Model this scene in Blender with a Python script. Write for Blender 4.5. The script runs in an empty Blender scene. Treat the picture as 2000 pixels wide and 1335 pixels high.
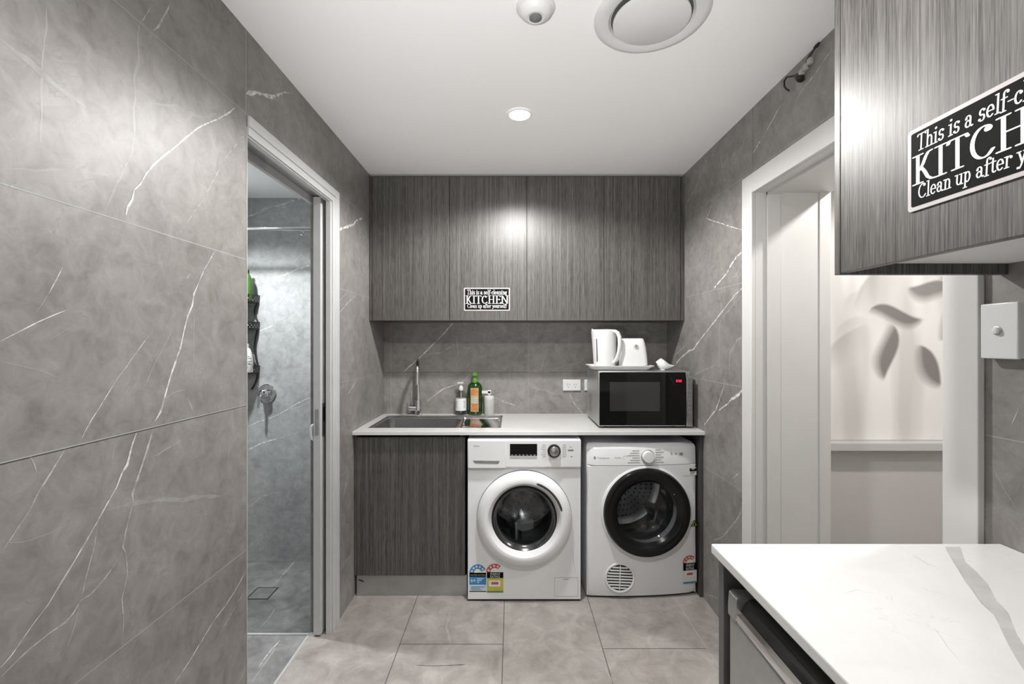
import bpy, bmesh, math, random
from mathutils import Vector, Matrix
random.seed(7)
S = bpy.context.scene
COL = S.collection
PI = math.pi

# ---------------------------------------------------------------- camera, light, exposure
F = 888.9          # focal length in pixels of a 2000 px wide frame
EYE = 1.36         # camera height
XL, XR, YB, ZC = -0.845, 1.02, 3.0, 2.353   # left wall, right wall, back wall, ceiling
cam = bpy.data.cameras.new('camera'); cam.sensor_width = 36.0; cam.lens = 36.0 * F / 2000.0
cam.clip_start = 0.02
camo = bpy.data.objects.new('camera', cam); COL.objects.link(camo)
camo.location = (0, 0, EYE); camo.rotation_euler = (PI / 2, 0, 0)
S.camera = camo
S.view_settings.view_transform = 'Standard'; S.view_settings.look = 'None'
S.view_settings.gamma = 1.0; S.view_settings.exposure = 0.68
S.view_settings.use_curve_mapping = False
W = bpy.data.worlds.new('world'); S.world = W; W.use_nodes = True
W.node_tree.nodes['Background'].inputs['Color'].default_value = (1.0, 0.995, 0.985, 1)
W.node_tree.nodes['Background'].inputs['Strength'].default_value = 0.58


def lamp(name, kind, loc, power, size, target=None, spot=None, blend=0.5, color=(1, 0.985, 0.962)):
    l = bpy.data.lights.new(name, kind); l.energy = power; l.color = color
    if kind in ('SPOT', 'POINT'):
        l.shadow_soft_size = size
    if kind == 'SPOT':
        l.spot_size = math.radians(spot); l.spot_blend = blend
    if kind == 'AREA':
        l.shape = 'DISK'; l.size = size
    o = bpy.data.objects.new(name, l); COL.objects.link(o); o.location = loc
    if target is not None:
        o.rotation_euler = (Vector(target) - Vector(loc)).to_track_quat('-Z', 'Y').to_euler()
    return o


LX, LY = 0.033, 1.984
lamp('kitchen_downlight_beam', 'SPOT', (LX, LY, ZC - 0.012), 79, 0.045, (LX, LY, 0), 158, 0.35)
lamp('kitchen_downlight_beam_rear', 'SPOT', (0.1, 0.78, ZC - 0.012), 43, 0.045, (0.1, 0.78, 0), 158, 0.35)
lamp('bathroom_downlight_beam', 'SPOT', (-1.68, 2.30, 2.29), 85, 0.045, (-1.68, 2.30, 0), 140, 0.6, color=(0.95, 0.99, 1.0))
lamp('hall_downlight_beam', 'SPOT', (1.75, 1.45, 2.32), 33, 0.04, (1.75, 1.45, 0), 160, 0.3, color=(1, 0.97, 0.93))
lamp('added_ceiling_fill', 'SPOT', (-0.30, -0.25, 1.15), 92, 0.04, (0.1, 1.65, ZC), 68, 1.0, color=(1, 0.985, 0.97))  # added spot behind the camera, an unseen source that brightens the ceiling

# ---------------------------------------------------------------- mesh helpers


def at(px, py, y):
    return Vector(((px - 1000) / F * y, y, EYE - (py - 667) / F * y))


def onx(px, py, x):
    return at(px, py, x * F / (px - 1000))


def onz(px, py, z):
    return at(px, py, (EYE - z) * F / (py - 667))


class B:
    """collects shapes into one mesh"""
    def __init__(s):
        s.v = []; s.f = []; s.m = []; s.sm = []

    def add(s, verts, faces, m=0, smooth=True):
        k = len(s.v)
        s.v += [Vector(v) for v in verts]
        for f in faces:
            s.f.append([k + i for i in f]); s.m.append(m); s.sm.append(smooth)
        return s

    def addbm(s, bm, m=0, M=None):
        bm.verts.index_update()
        vs = [(M @ v.co if M else v.co.copy()) for v in bm.verts]
        bm.normal_update()
        fl = [max(abs(f.normal.x), abs(f.normal.y), abs(f.normal.z)) < 0.999 for f in bm.faces]   # bevels smooth, main faces flat
        s.add(vs, [[v.index for v in f.verts] for f in bm.faces], m)
        s.sm[-len(fl):] = fl
        bm.free(); return s

    def box(s, x0, x1, y0, y1, z0, z1, bev=0.0, m=0, seg=2, M=None):
        bm = bmesh.new()
        bmesh.ops.create_cube(bm, size=1.0)
        for v in bm.verts:
            v.co = Vector((x0 + (v.co.x + .5) * (x1 - x0), y0 + (v.co.y + .5) * (y1 - y0), z0 + (v.co.z + .5) * (z1 - z0)))
        if bev > 0:
            bmesh.ops.bevel(bm, geom=list(bm.edges), offset=bev, segments=seg, affect='EDGES', profile=0.5)
        bmesh.ops.recalc_face_normals(bm, faces=bm.faces)
        return s.addbm(bm, m, M)

    def loft(s, loops, cap0=True, cap1=True, m=0, closed=True):
        n = len(loops[0]); vs = [p for l in loops for p in l]; fs = []
        for i in range(len(loops) - 1):
            for j in range(n if closed else n - 1):
                a = i * n + j; b = i * n + (j + 1) % n
                fs.append([a, b, b + n, a + n])
        if cap0: fs.append(list(range(n))[::-1])
        if cap1: fs.append([(len(loops) - 1) * n + j for j in range(n)])
        return s.add(vs, fs, m)

    def lathe(s, prof, o=(0, 0, 0), axis='z', n=48, m=0, cap0=False, cap1=False, sx=1.0, sy=1.0):
        """prof: list of (r, h) along the axis"""
        o = Vector(o); loops = []
        for r, h in prof:
            lp = []
            for k in range(n):
                a = 2 * PI * k / n; c, d = r * math.cos(a) * sx, r * math.sin(a) * sy
                if axis == 'z': p = Vector((c, d, h))
                elif axis == 'y': p = Vector((c, h, d))
                else: p = Vector((h, c, d))
                lp.append(o + p)
            loops.append(lp)
        return s.loft(loops, cap0, cap1, m)

    def cyl(s, p0, p1, r, n=24, m=0, r1=None):
        return s.tube([p0, p1], [r, r if r1 is None else r1], n, m)

    def tube(s, pts, r, n=12, m=0, caps=True):
        pts = [Vector(p) for p in pts]
        if not isinstance(r, (list, tuple)): r = [r] * len(pts)
        loops = []; u = None
        for i, p in enumerate(pts):
            t = (pts[min(i + 1, len(pts) - 1)] - pts[max(i - 1, 0)]).normalized()
            if u is None:
                u = t.orthogonal().normalized()
            else:
                u = (u - t * u.dot(t)).normalized()
            w = t.cross(u)
            loops.append([p + (u * math.cos(2 * PI * k / n) + w * math.sin(2 * PI * k / n)) * r[i] for k in range(n)])
        return s.loft(loops, caps, caps, m)

    def prism(s, poly, h, o, u, v, m=0):
        """flat polygon (list of 2d points) on origin o with axes u, v, raised by h along u x v"""
        o, u, v = Vector(o), Vector(u), Vector(v); w = u.cross(v).normalized()
        a = [o + u * x + v * y for x, y in poly]
        if h == 0:
            return s.add(a, [list(range(len(a)))], m, False)
        b = [p + w * h for p in a]; n = len(a)
        fs = [list(range(n))[::-1], [n + i for i in range(n)]] + [[i, (i + 1) % n, n + (i + 1) % n, n + i] for i in range(n)]
        return s.add(a + b, fs, m, False)

    def ribbon(s, pts, w, n, lift=0.0005, m=0, taper=True, jit=0.0):
        """strip of width w (number or list) on a plane of normal n"""
        n = Vector(n); pts = [Vector(p) for p in pts]
        if not isinstance(w, (list, tuple)): w = [w] * len(pts)
        q, ww = [], []
        for i in range(len(pts) - 1):
            L = (pts[i + 1] - pts[i]).length; k = max(1, min(8, int(L / 0.02))) if jit else 1
            for j in range(k):
                t = j / k; q.append(pts[i].lerp(pts[i + 1], t)); ww.append(w[i] * (1 - t) + w[i + 1] * t)
        q.append(pts[-1]); ww.append(w[-1])
        vs = []
        for i, p in enumerate(q):
            t = (q[min(i + 1, len(q) - 1)] - q[max(i - 1, 0)]).normalized(); sd = n.cross(t).normalized()
            k = ww[i] * 0.5 * ((0.55 + 0.9 * random.random()) if jit else 1)
            if taper and i in (0, len(q) - 1): k *= 0.15
            c = p + sd * (random.uniform(-jit, jit) if jit and 0 < i < len(q) - 1 else 0) + n * lift
            vs += [c - sd * k, c + sd * k]
        return s.add(vs, [[2 * i, 2 * i + 1, 2 * i + 3, 2 * i + 2] for i in range(len(q) - 1)], m, False)


def rrect(cx, cy, w, d, r, z, n=5, f=None):
    """rounded rectangle loop in the xy plane at height z"""
    r = min(r, w / 2 - 1e-5, d / 2 - 1e-5); out = []
    for qx, qy, a0 in ((1, 1, 0), (-1, 1, PI / 2), (-1, -1, PI), (1, -1, 1.5 * PI)):
        for k in range(n + 1):
            a = a0 + PI / 2 * k / n
            p = Vector((cx + qx * (w / 2 - r) + r * math.cos(a), cy + qy * (d / 2 - r) + r * math.sin(a), z))
            out.append(f(p) if f else p)
    return out


def rpoly(w, h, r, n=5):
    return [(p.x, p.y) for p in rrect(0, 0, w, h, r, 0, n)]


OFF = {}


def obj(name, b, mats, parent=None, angle=35):
    """link the collected shapes as one mesh object; under a parent the shapes are in the parent's frame when the parent is local"""
    me = bpy.data.meshes.new(name)
    off = Vector((0, 0, 0))
    if parent is not None: off = OFF.get(parent.name, Vector((0, 0, 0)))
    me.from_pydata([v - off for v in b.v], [], b.f)
    if not isinstance(mats, (list, tuple)): mats = [mats]
    for m in mats: me.materials.append(m)
    me.polygons.foreach_set('material_index', b.m)
    me.update(); me.validate()
    me.set_sharp_from_angle(angle=math.radians(angle)); me.polygons.foreach_set('use_smooth', b.sm); me.update()
    o = bpy.data.objects.new(name, me); COL.objects.link(o)
    if parent is not None:
        o.parent = parent; OFF[o.name] = off
    return o


def tag(o, label=None, cat=None, group=None, kind=None):
    if label: o['label'] = label
    if cat: o['category'] = cat
    if group: o['group'] = group
    if kind: o['kind'] = kind
    return o


def thing(name, label, cat, loc=(0, 0, 0), rz=0, group=None, local=False):
    """an Empty at the base of a thing; its parts are given in world coordinates, or in its own frame when local"""
    o = bpy.data.objects.new(name, None); COL.objects.link(o)
    o.empty_display_size = 0.05; o.location = loc; o.rotation_euler = (0, 0, rz)
    OFF[o.name] = Vector((0, 0, 0)) if local else Vector(loc)
    return tag(o, label, cat, group)


def struct(name, b, mats, label=None, cat=None, angle=35):
    o = obj(name, b, mats, None, angle)
    return tag(o, label, cat, None, 'structure')


def text_b(body, size, o, u, v, align='LEFT', lift=0.0, b=None, m=0, width=None):
    """plain lettering with the built-in font as flat faces; o = baseline start"""
    cu = bpy.data.curves.new('t', 'FONT'); cu.body = body; cu.size = size; cu.align_x = align; cu.resolution_u = 3
    t = bpy.data.objects.new('t', cu); COL.objects.link(t)
    dg = bpy.context.evaluated_depsgraph_get()
    me = bpy.data.meshes.new_from_object(t.evaluated_get(dg))
    o, u, v = Vector(o), Vector(u), Vector(v); w = u.cross(v).normalized()
    sx = 1.0
    if width and len(me.vertices):
        xs = [q.co.x for q in me.vertices]; sx = width / max(1e-6, max(xs) - min(xs))
    b = b or B()
    b.add([o + u * q.co.x * sx + v * q.co.y + w * lift for q in me.vertices], [list(p.vertices) for p in me.polygons], m, False)
    bpy.data.objects.remove(t); bpy.data.curves.remove(cu); bpy.data.meshes.remove(me)
    return b


# ---------------------------------------------------------------- materials
def newmat(name):
    m = bpy.data.materials.new(name); m.use_nodes = True
    nt = m.node_tree
    return m, nt, nt.nodes['Principled BSDF']


def link(nt, a, b): nt.links.new(a, b)


def plain(name, col, rough=0.5, metal=0.0, var=0.04, scale=30.0, spec=0.5, coat=0.0, bump=0.0, trans=0.0, ior=1.45):
    """one material with a faint procedural mottling"""
    m, nt, p = newmat(name)
    if isinstance(col, (int, float)): col = (col, col, col)
    tc = nt.nodes.new('ShaderNodeTexCoord'); no = nt.nodes.new('ShaderNodeTexNoise')
    no.inputs['Scale'].default_value = scale; no.inputs['Detail'].default_value = 4
    link(nt, tc.outputs['Object'], no.inputs['Vector'])
    r = nt.nodes.new('ShaderNodeValToRGB')
    r.color_ramp.elements[0].position = 0.3; r.color_ramp.elements[1].position = 0.7
    r.color_ramp.elements[0].color = (*[max(0, c * (1 - var)) for c in col], 1)
    r.color_ramp.elements[1].color = (*[min(1, c * (1 + var)) for c in col], 1)
    link(nt, no.outputs['Fac'], r.inputs['Fac']); link(nt, r.outputs['Color'], p.inputs['Base Color'])
    p.inputs['Roughness'].default_value = rough; p.inputs['Metallic'].default_value = metal
    p.inputs['Specular IOR Level'].default_value = spec; p.inputs['Coat Weight'].default_value = coat
    p.inputs['Coat Roughness'].default_value = 0.08
    p.inputs['Transmission Weight'].default_value = trans; p.inputs['IOR'].default_value = ior
    if bump:
        bp = nt.nodes.new('ShaderNodeBump'); bp.inputs['Strength'].default_value = bump; bp.inputs['Distance'].default_value = 0.002
        link(nt, no.outputs['Fac'], bp.inputs['Height']); link(nt, bp.outputs['Normal'], p.inputs['Normal'])
    return m


def stone(name, dark, mid, light, rough=0.42, s1=2.6, s2=17.0, rot=0.6, veins=0.5, spec=0.5):
    """grey marble-look porcelain: clouds, fine mottling, dark fissures and faint hairline veins"""
    m, nt, p = newmat(name)
    N = nt.nodes.new
    tc = N('ShaderNodeTexCoord')
    n1 = N('ShaderNodeTexNoise'); n1.inputs['Scale'].default_value = s1; n1.inputs['Detail'].default_value = 7; n1.inputs['Roughness'].default_value = 0.62
    n2 = N('ShaderNodeTexNoise'); n2.inputs['Scale'].default_value = s2; n2.inputs['Detail'].default_value = 8; n2.inputs['Roughness'].default_value = 0.7
    n2.inputs['Distortion'].default_value = 0.6
    for n in (n1, n2): link(nt, tc.outputs['Object'], n.inputs['Vector'])
    mx = N('ShaderNodeMix'); mx.data_type = 'FLOAT'; mx.inputs[0].default_value = 0.62
    link(nt, n1.outputs['Fac'], mx.inputs[2]); link(nt, n2.outputs['Fac'], mx.inputs[3])
    r = N('ShaderNodeValToRGB'); e = r.color_ramp.elements
    e[0].position = 0.37; e[0].color = (*dark, 1); e[1].position = 0.63; e[1].color = (*light, 1)
    k = e.new(0.5); k.color = (*mid, 1)
    link(nt, mx.outputs[0], r.inputs['Fac'])
    # fissures: narrow valleys of a stretched noise
    mp = N('ShaderNodeMapping'); mp.inputs['Rotation'].default_value = (rot, 0.3, 0.2); mp.inputs['Scale'].default_value = (1.0, 1.0, 0.45)
    link(nt, tc.outputs['Object'], mp.inputs['Vector'])
    n3 = N('ShaderNodeTexNoise'); n3.inputs['Scale'].default_value = 5.0; n3.inputs['Detail'].default_value = 5; n3.inputs['Distortion'].default_value = 0.8
    link(nt, mp.outputs['Vector'], n3.inputs['Vector'])

    def ridge(src, lo, width):
        a = N('ShaderNodeMath'); a.operation = 'SUBTRACT'; a.inputs[1].default_value = lo; link(nt, src, a.inputs[0])
        b = N('ShaderNodeMath'); b.operation = 'ABSOLUTE'; link(nt, a.outputs[0], b.inputs[0])
        c = N('ShaderNodeMapRange'); c.inputs['From Min'].default_value = 0; c.inputs['From Max'].default_value = width
        c.inputs['To Min'].default_value = 1; c.inputs['To Max'].default_value = 0
        link(nt, b.outputs[0], c.inputs['Value']); return c.outputs['Result']

    def times(a, bval=None, bsrc=None):
        q = N('ShaderNodeMath'); q.operation = 'MULTIPLY'; link(nt, a, q.inputs[0])
        if bsrc is not None: link(nt, bsrc, q.inputs[1])
        else: q.inputs[1].default_value = bval
        q.use_clamp = True; return q.outputs[0]
    lightv = times(ridge(n3.outputs['Fac'], 0.5, 0.009), 0.20 * veins, None)
    g = N('ShaderNodeMapRange'); g.inputs['From Min'].default_value = 0.5; g.inputs['From Max'].default_value = 0.68
    link(nt, n1.outputs['Fac'], g.inputs['Value'])
    lightv = times(lightv, None, g.outputs['Result'])
    n4 = N('ShaderNodeTexNoise'); n4.inputs['Scale'].default_value = 9.0; n4.inputs['Detail'].default_value = 6; n4.inputs['Distortion'].default_value = 1.5
    link(nt, tc.outputs['Object'], n4.inputs['Vector'])
    g2 = N('ShaderNodeMapRange'); g2.inputs['From Min'].default_value = 0.52; g2.inputs['From Max'].default_value = 0.66
    link(nt, n2.outputs['Fac'], g2.inputs['Value'])
    darkv = times(times(ridge(n4.outputs['Fac'], 0.5, 0.012), 0.45), None, g2.outputs['Result'])
    m1 = N('ShaderNodeMix'); m1.data_type = 'RGBA'; link(nt, lightv, m1.inputs[0]); link(nt, r.outputs['Color'], m1.inputs[6])
    m1.inputs[7].default_value = (0.62, 0.6, 0.58, 1)
    m2 = N('ShaderNodeMix'); m2.data_type = 'RGBA'; link(nt, darkv, m2.inputs[0]); link(nt, m1.outputs[2], m2.inputs[6])
    m2.inputs[7].default_value = (dark[0] * .4, dark[1] * .4, dark[2] * .4, 1)
    link(nt, m2.outputs[2], p.inputs['Base Color'])
    p.inputs['Roughness'].default_value = rough; p.inputs['Specular IOR Level'].default_value = spec
    bp = N('ShaderNodeBump'); bp.inputs['Strength'].default_value = 0.10; bp.inputs['Distance'].default_value = 0.002
    link(nt, n2.outputs['Fac'], bp.inputs['Height']); link(nt, bp.outputs['Normal'], p.inputs['Normal'])
    return m


def vein(name, col, dens, lo=0.35, hi=0.6, scale=55):
    """vein inlay: a broken, partly see-through mineral streak"""
    m, nt, p = newmat(name); N = nt.nodes.new
    tc = N('ShaderNodeTexCoord'); no = N('ShaderNodeTexNoise'); no.inputs['Scale'].default_value = scale; no.inputs['Detail'].default_value = 4
    link(nt, tc.outputs['Object'], no.inputs['Vector'])
    mr = N('ShaderNodeMapRange'); mr.inputs['From Min'].default_value = lo; mr.inputs['From Max'].default_value = hi
    mr.inputs['To Min'].default_value = dens * 0.42; mr.inputs['To Max'].default_value = dens
    link(nt, no.outputs['Fac'], mr.inputs['Value']); link(nt, mr.outputs['Result'], p.inputs['Alpha'])
    p.inputs['Base Color'].default_value = (*col, 1); p.inputs['Roughness'].default_value = 0.4
    return m


def laminate(name, dark, light, rough=0.38, spec=0.5):
    """fine vertical linear wood grain"""
    m, nt, p = newmat(name); N = nt.nodes.new
    tc = N('ShaderNodeTexCoord')

    def grain(sx, sz, det):
        mp = N('ShaderNodeMapping'); mp.inputs['Scale'].default_value = (sx, sx, sz); link(nt, tc.outputs['Object'], mp.inputs['Vector'])
        n = N('ShaderNodeTexNoise'); n.inputs['Scale'].default_value = 1.0; n.inputs['Detail'].default_value = det; n.inputs['Roughness'].default_value = 0.65
        link(nt, mp.outputs['Vector'], n.inputs['Vector']); return n.outputs['Fac']
    a, b, c = grain(340, 1.8, 3), grain(95, 0.9, 3), grain(420, 14, 2)
    x = N('ShaderNodeMix'); x.data_type = 'FLOAT'; x.inputs[0].default_value = 0.42; link(nt, a, x.inputs[2]); link(nt, b, x.inputs[3])
    y = N('ShaderNodeMix'); y.data_type = 'FLOAT'; y.inputs[0].default_value = 0.36; link(nt, x.outputs[0], y.inputs[2]); link(nt, c, y.inputs[3])
    r = N('ShaderNodeValToRGB'); e = r.color_ramp.elements
    e[0].position = 0.42; e[0].color = (*dark, 1); e[1].position = 0.60; e[1].color = (*light, 1)
    link(nt, y.outputs[0], r.inputs['Fac']); link(nt, r.outputs['Color'], p.inputs['Base Color'])
    p.inputs['Roughness'].default_value = rough; p.inputs['Specular IOR Level'].default_value = spec
    bp = N('ShaderNodeBump'); bp.inputs['Strength'].default_value = 0.12; bp.inputs['Distance'].default_value = 0.001
    link(nt, y.outputs[0], bp.inputs['Height']); link(nt, bp.outputs['Normal'], p.inputs['Normal'])
    return m


def glow(name, col, strength):
    m, nt, p = newmat(name)
    p.inputs['Base Color'].default_value = (*col, 1); p.inputs['Emission Color'].default_value = (*col, 1)
    p.inputs['Emission Strength'].default_value = strength
    return m


def glassy(name, col, rough=0.02, alpha=0.25):
    """thin clear plastic or glass: tinted see-through plus a glossy coat"""
    m, nt, p = newmat(name); N = nt.nodes.new
    t = N('ShaderNodeBsdfTransparent'); t.inputs['Color'].default_value = (*col, 1)
    g = N('ShaderNodeBsdfGlossy'); g.inputs['Roughness'].default_value = rough
    lw = N('ShaderNodeLayerWeight'); lw.inputs['Blend'].default_value = 0.5
    fr = N('ShaderNodeMath'); fr.operation = 'POWER'; fr.inputs[1].default_value = 4.0; link(nt, lw.outputs['Facing'], fr.inputs[0])
    ad = N('ShaderNodeMath'); ad.operation = 'MULTIPLY_ADD'; ad.inputs[1].default_value = 0.6; ad.inputs[2].default_value = alpha * 0.2; ad.use_clamp = True
    link(nt, fr.outputs[0], ad.inputs[0])
    mx = N('ShaderNodeMixShader'); link(nt, ad.outputs[0], mx.inputs[0]); link(nt, t.outputs[0], mx.inputs[1]); link(nt, g.outputs[0], mx.inputs[2])
    link(nt, mx.outputs[0], nt.nodes['Material Output'].inputs['Surface'])
    return m


TILE = stone('wall_tile', (0.172, 0.161, 0.151), (0.240, 0.228, 0.216), (0.308, 0.295, 0.282))
FTILE = stone('floor_tile', (0.212, 0.190, 0.174), (0.298, 0.272, 0.253), (0.388, 0.362, 0.340), rough=0.5, s1=2.2, s2=9, veins=0.15)
BTILE = stone('shower_tile', (0.26, 0.263, 0.265), (0.36, 0.364, 0.366), (0.46, 0.464, 0.466))
GROUT = plain('pale_grout', 0.40, 0.8)
DGROUT = plain('dark_grout', 0.05, 0.8)
VS = vein('vein_bright', (0.74, 0.73, 0.71), 0.95)
VM = vein('vein_medium', (0.66, 0.65, 0.63), 0.66)
VF = vein('vein_faint', (0.60, 0.59, 0.58), 0.34)
CEIL = plain('ceiling_paint', 0.91, 0.9, var=0.01, scale=3)
PAINT = plain('white_gloss_paint', (0.60, 0.595, 0.58), 0.4, var=0.02, scale=8)
DPAINT = plain('door_paint', (0.52, 0.522, 0.522), 0.4, var=0.04, scale=10)
HALLP = plain('hall_wall_paint', (0.62, 0.608, 0.59), 0.7, var=0.02, scale=4)
WOOD = laminate('dark_grain_laminate', (0.024, 0.0222, 0.0205), (0.132, 0.1245, 0.118), 0.40, 0.6)
WHITE = plain('white_plastic', 0.70, 0.35, var=0.01)
GWHITE = plain('white_enamel', (0.76, 0.765, 0.775), 0.25, var=0.01, coat=0.3)
BLACK = plain('black_plastic', 0.012, 0.4)
DARK = plain('dark_matt', 0.03, 0.6)  # one even dark tone for cord, button, slots, gap and chip
BGLASS = plain('black_glass', 0.005, 0.04, spec=0.3)
STEEL = plain('brushed_steel', 0.46, 0.28, metal=1.0, var=0.06, scale=60)
SATIN = plain('satin_silver', 0.50, 0.42, metal=0.9, var=0.05, scale=40)
CHROME = plain('chrome', 0.72, 0.07, metal=1.0, var=0.01)
QUARTZ = stone('white_quartz', (0.61, 0.605, 0.595), (0.65, 0.645, 0.635), (0.69, 0.688, 0.68), rough=0.22, s1=1.5, s2=5, veins=0.0)
QV = vein('quartz_vein', (0.44, 0.43, 0.41), 0.42, 0.3, 0.62, 14)
QV2 = vein('quartz_hairline', (0.5, 0.49, 0.48), 0.35, 0.3, 0.7, 30)
# ---------------------------------------------------------------- the setting
ROWS = [2.085, 1.622, 1.16, 0.70, 0.238]      # heights of the wall tile joints
NXL, NXR, NYB = (1, 0, 0), (-1, 0, 0), (0, -1, 0)
WM = [TILE, GROUT, VS, VM, VF, PAINT, DGROUT]
G, V1, V2, V3, PW, DG = 1, 2, 3, 4, 5, 6


def veins(b, plane, n, crop, lst):
    """lst: (material, width in px, points) with points in a zoom crop (ox, oy, scale)"""
    ox, oy, k = crop
    for m, w, pts in lst:
        P = []
        for x, y in pts:
            P.append(plane(ox + x * k, oy + y * k))
        ws = w if isinstance(w, list) else [w] * len(P)
        ws = [ws[min(len(ws) - 1, round(i * (len(ws) - 1) / max(1, len(P) - 1)))] * P[i].y / F for i in range(len(P))]
        b.ribbon(P, ws, n, 0.0006 + 0.0002 * (m == V1), m, True, 0.0012 if m != V3 else 0.002)


# floor
b = B()
b.box(XL - 0.1, XR + 0.31, -1.6, 3.1, -0.10, 0.0)
fx = [-0.505, -0.04, 0.402, 0.865]
for i, x in enumerate(fx):
    b.ribbon([(x, -1.6, 0), (x, 2.45, 0)], 0.0030, (0, 0, 1), 0.0004, DG if i < 3 else G, False)
for x0, x1, ys in ((-0.945, -0.505, (1.60, 0.69)), (-0.505, -0.04, (2.05, 1.14, 0.23)), (-0.04, 0.402, (1.5, 0.6)), (0.402, 0.865, (2.02, 1.12, 0.2)), (0.865, 1.02, (1.6, 0.7))):
    for y in ys:
        b.ribbon([(x0, y, 0), (x1, y, 0)], 0.0028, (0, 0, 1), 0.0004, DG, False)
zf = lambda px, py: onz(px, py, 0.0)
veins(b, zf, (0, 0, 1), (0, 0, 1), [
    (DG, 1.3, [(812, 1298), (850, 1299), (910, 1297)]),
    (DG, 4, [(1379, 1249), (1388, 1249)]),
    (V3, 5, [(880, 1190), (872, 1225), (880, 1255)]), (V3, 3, [(1210, 1190), (1290, 1196), (1300, 1190)]),
    (V3, 4, [(1130, 1270), (1180, 1300), (1200, 1335)])])
struct('floor', b, [FTILE] + WM[1:])

# left wall: two skins with the pocket for the sliding door between them
b = B()
b.box(XL - 0.10, XL, -1.6, 1.45, 0, ZC)
b.box(XL - 0.10, XL, 1.45, 3.1, 2.045, ZC)
b.box(XL - 0.02, XL, 2.135, 3.1, 0, 2.045)
b.box(XL - 0.10, XL - 0.09, 2.135, 3.1, 0, 2.045)
pl = lambda px, py: onx(px, py, XL)
for z in ROWS:
    for y0, y1 in ((-1.6, 1.45), (2.20, 3.0)):
        if z > 2.04: y0, y1 = -1.6, 3.0
        b.ribbon([(XL, y0, z), (XL, y1, z)], 0.0021, NXL, 0.0004, G, False)
        if z == 2.085: break
for z in (1.16,):
    b.ribbon([(XL, -1.6, z - 0.002), (XL, 1.45, z - 0.002)], 0.0016, NXL, 0.0005, DG, False)
for y in (0.53, 1.445, 2.2):
    b.ribbon([(XL, y, 2.085), (XL, y, ZC)], 0.003, NXL, 0.0004, G, False)
b.box(XL - 0.004, XL + 0.0015, 1.447, 1.4515, 0, 2.045, m=G)
b.box(XL - 0.10, XL - 0.004, 1.45, 1.452, 0, 2.045, m=PW)
k = 490 / 1308
veins(b, pl, NXL, (0, 0, k), [
    (V1, [2.5, 3, 4, 6], [(1232, 552), (1180, 595), (1110, 630), (1050, 655), (985, 700), (920, 755), (860, 805), (800, 860), (765, 900), (730, 960), (700, 990), (690, 1040), (665, 1080), (655, 1120)]),
    (V3, 5, [(730, 105), (715, 200), (720, 330), (700, 400), (705, 470), (695, 570), (700, 680), (680, 800), (640, 890), (600, 970), (570, 1040), (545, 1095)]),
    (V2, 2, [(680, 800), (640, 890), (600, 970), (570, 1040), (545, 1095)]),
    (V2, [3, 6], [(890, 5), (850, 90), (825, 140), (795, 160)]), (V2, 2, [(790, 20), (745, 100), (735, 110)]),
    (V3, 4, [(740, 570), (800, 540), (860, 545), (920, 550), (970, 580), (1020, 602), (1070, 610), (1130, 590)]),
    (V2, 1.2, [(1280, 695), (1190, 800), (1110, 940), (1060, 1040), (1000, 1120), (930, 1225)]),
    (V3, 3.5, [(0, 880), (100, 880), (200, 890), (330, 885), (450, 900), (620, 920)]),
    (V3, 4, [(240, 20), (235, 200), (215, 400), (210, 740)]),
    (V3, 6, [(980, 230), (990, 290), (1020, 350), (1080, 410), (1130, 450), (1190, 520)]),
    (V3, 10, [(0, 200), (150, 320), (300, 450), (450, 560)]), (V2, 1.5, [(0, 975), (60, 968), (100, 960)]),
    (V1, 7, [(1283, 487), (1300, 484), (1335, 480), (1370, 490)]), (V1, [6, 3], [(1370, 490), (1420, 505), (1480, 478), (1510, 485)]),
    (V2, 2, [(1420, 505), (1450, 525), (1480, 478)])])
veins(b, pl, NXL, (0, 420, k), [
    (V2, 3, [(1120, 180), (1060, 290), (1035, 350)]),
    (V1, [2.5, 3.5, 4, 4], [(1035, 350), (1010, 410), (1000, 470), (975, 530), (960, 600), (950, 645), (940, 690), (910, 770), (885, 850), (860, 940), (835, 1020), (805, 1075)]),
    (V1, [2, 1.5], [(325, 270), (290, 340), (250, 410)]), (V2, 1.8, [(250, 410), (220, 460), (185, 505)]),
    (V1, [2.5, 2], [(0, 655), (100, 600), (200, 550), (280, 515), (365, 485)]),
    (V2, 2, [(800, 595), (740, 670), (680, 755), (620, 835), (590, 885), (540, 960), (480, 1060), (440, 1130), (420, 1175)]),
    (V1, 1.2, [(590, 885), (540, 960), (480, 1060), (440, 1130)]),
    (V3, 3, [(900, 600), (850, 690), (790, 800), (755, 890)]), (V3, 3, [(380, 575), (300, 620), (215, 660)]),
    (V3, 3, [(0, 760), (120, 790), (210, 810), (310, 850)]), (V3, 2.5, [(1010, 500), (1010, 700), (1005, 850)]),
    (V3, 5, [(975, 950), (1010, 1030)]), (V2, 2, [(1000, 290), (975, 325), (950, 325)]), (V3, 3, [(870, 950), (930, 910), (970, 910)])])
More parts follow.
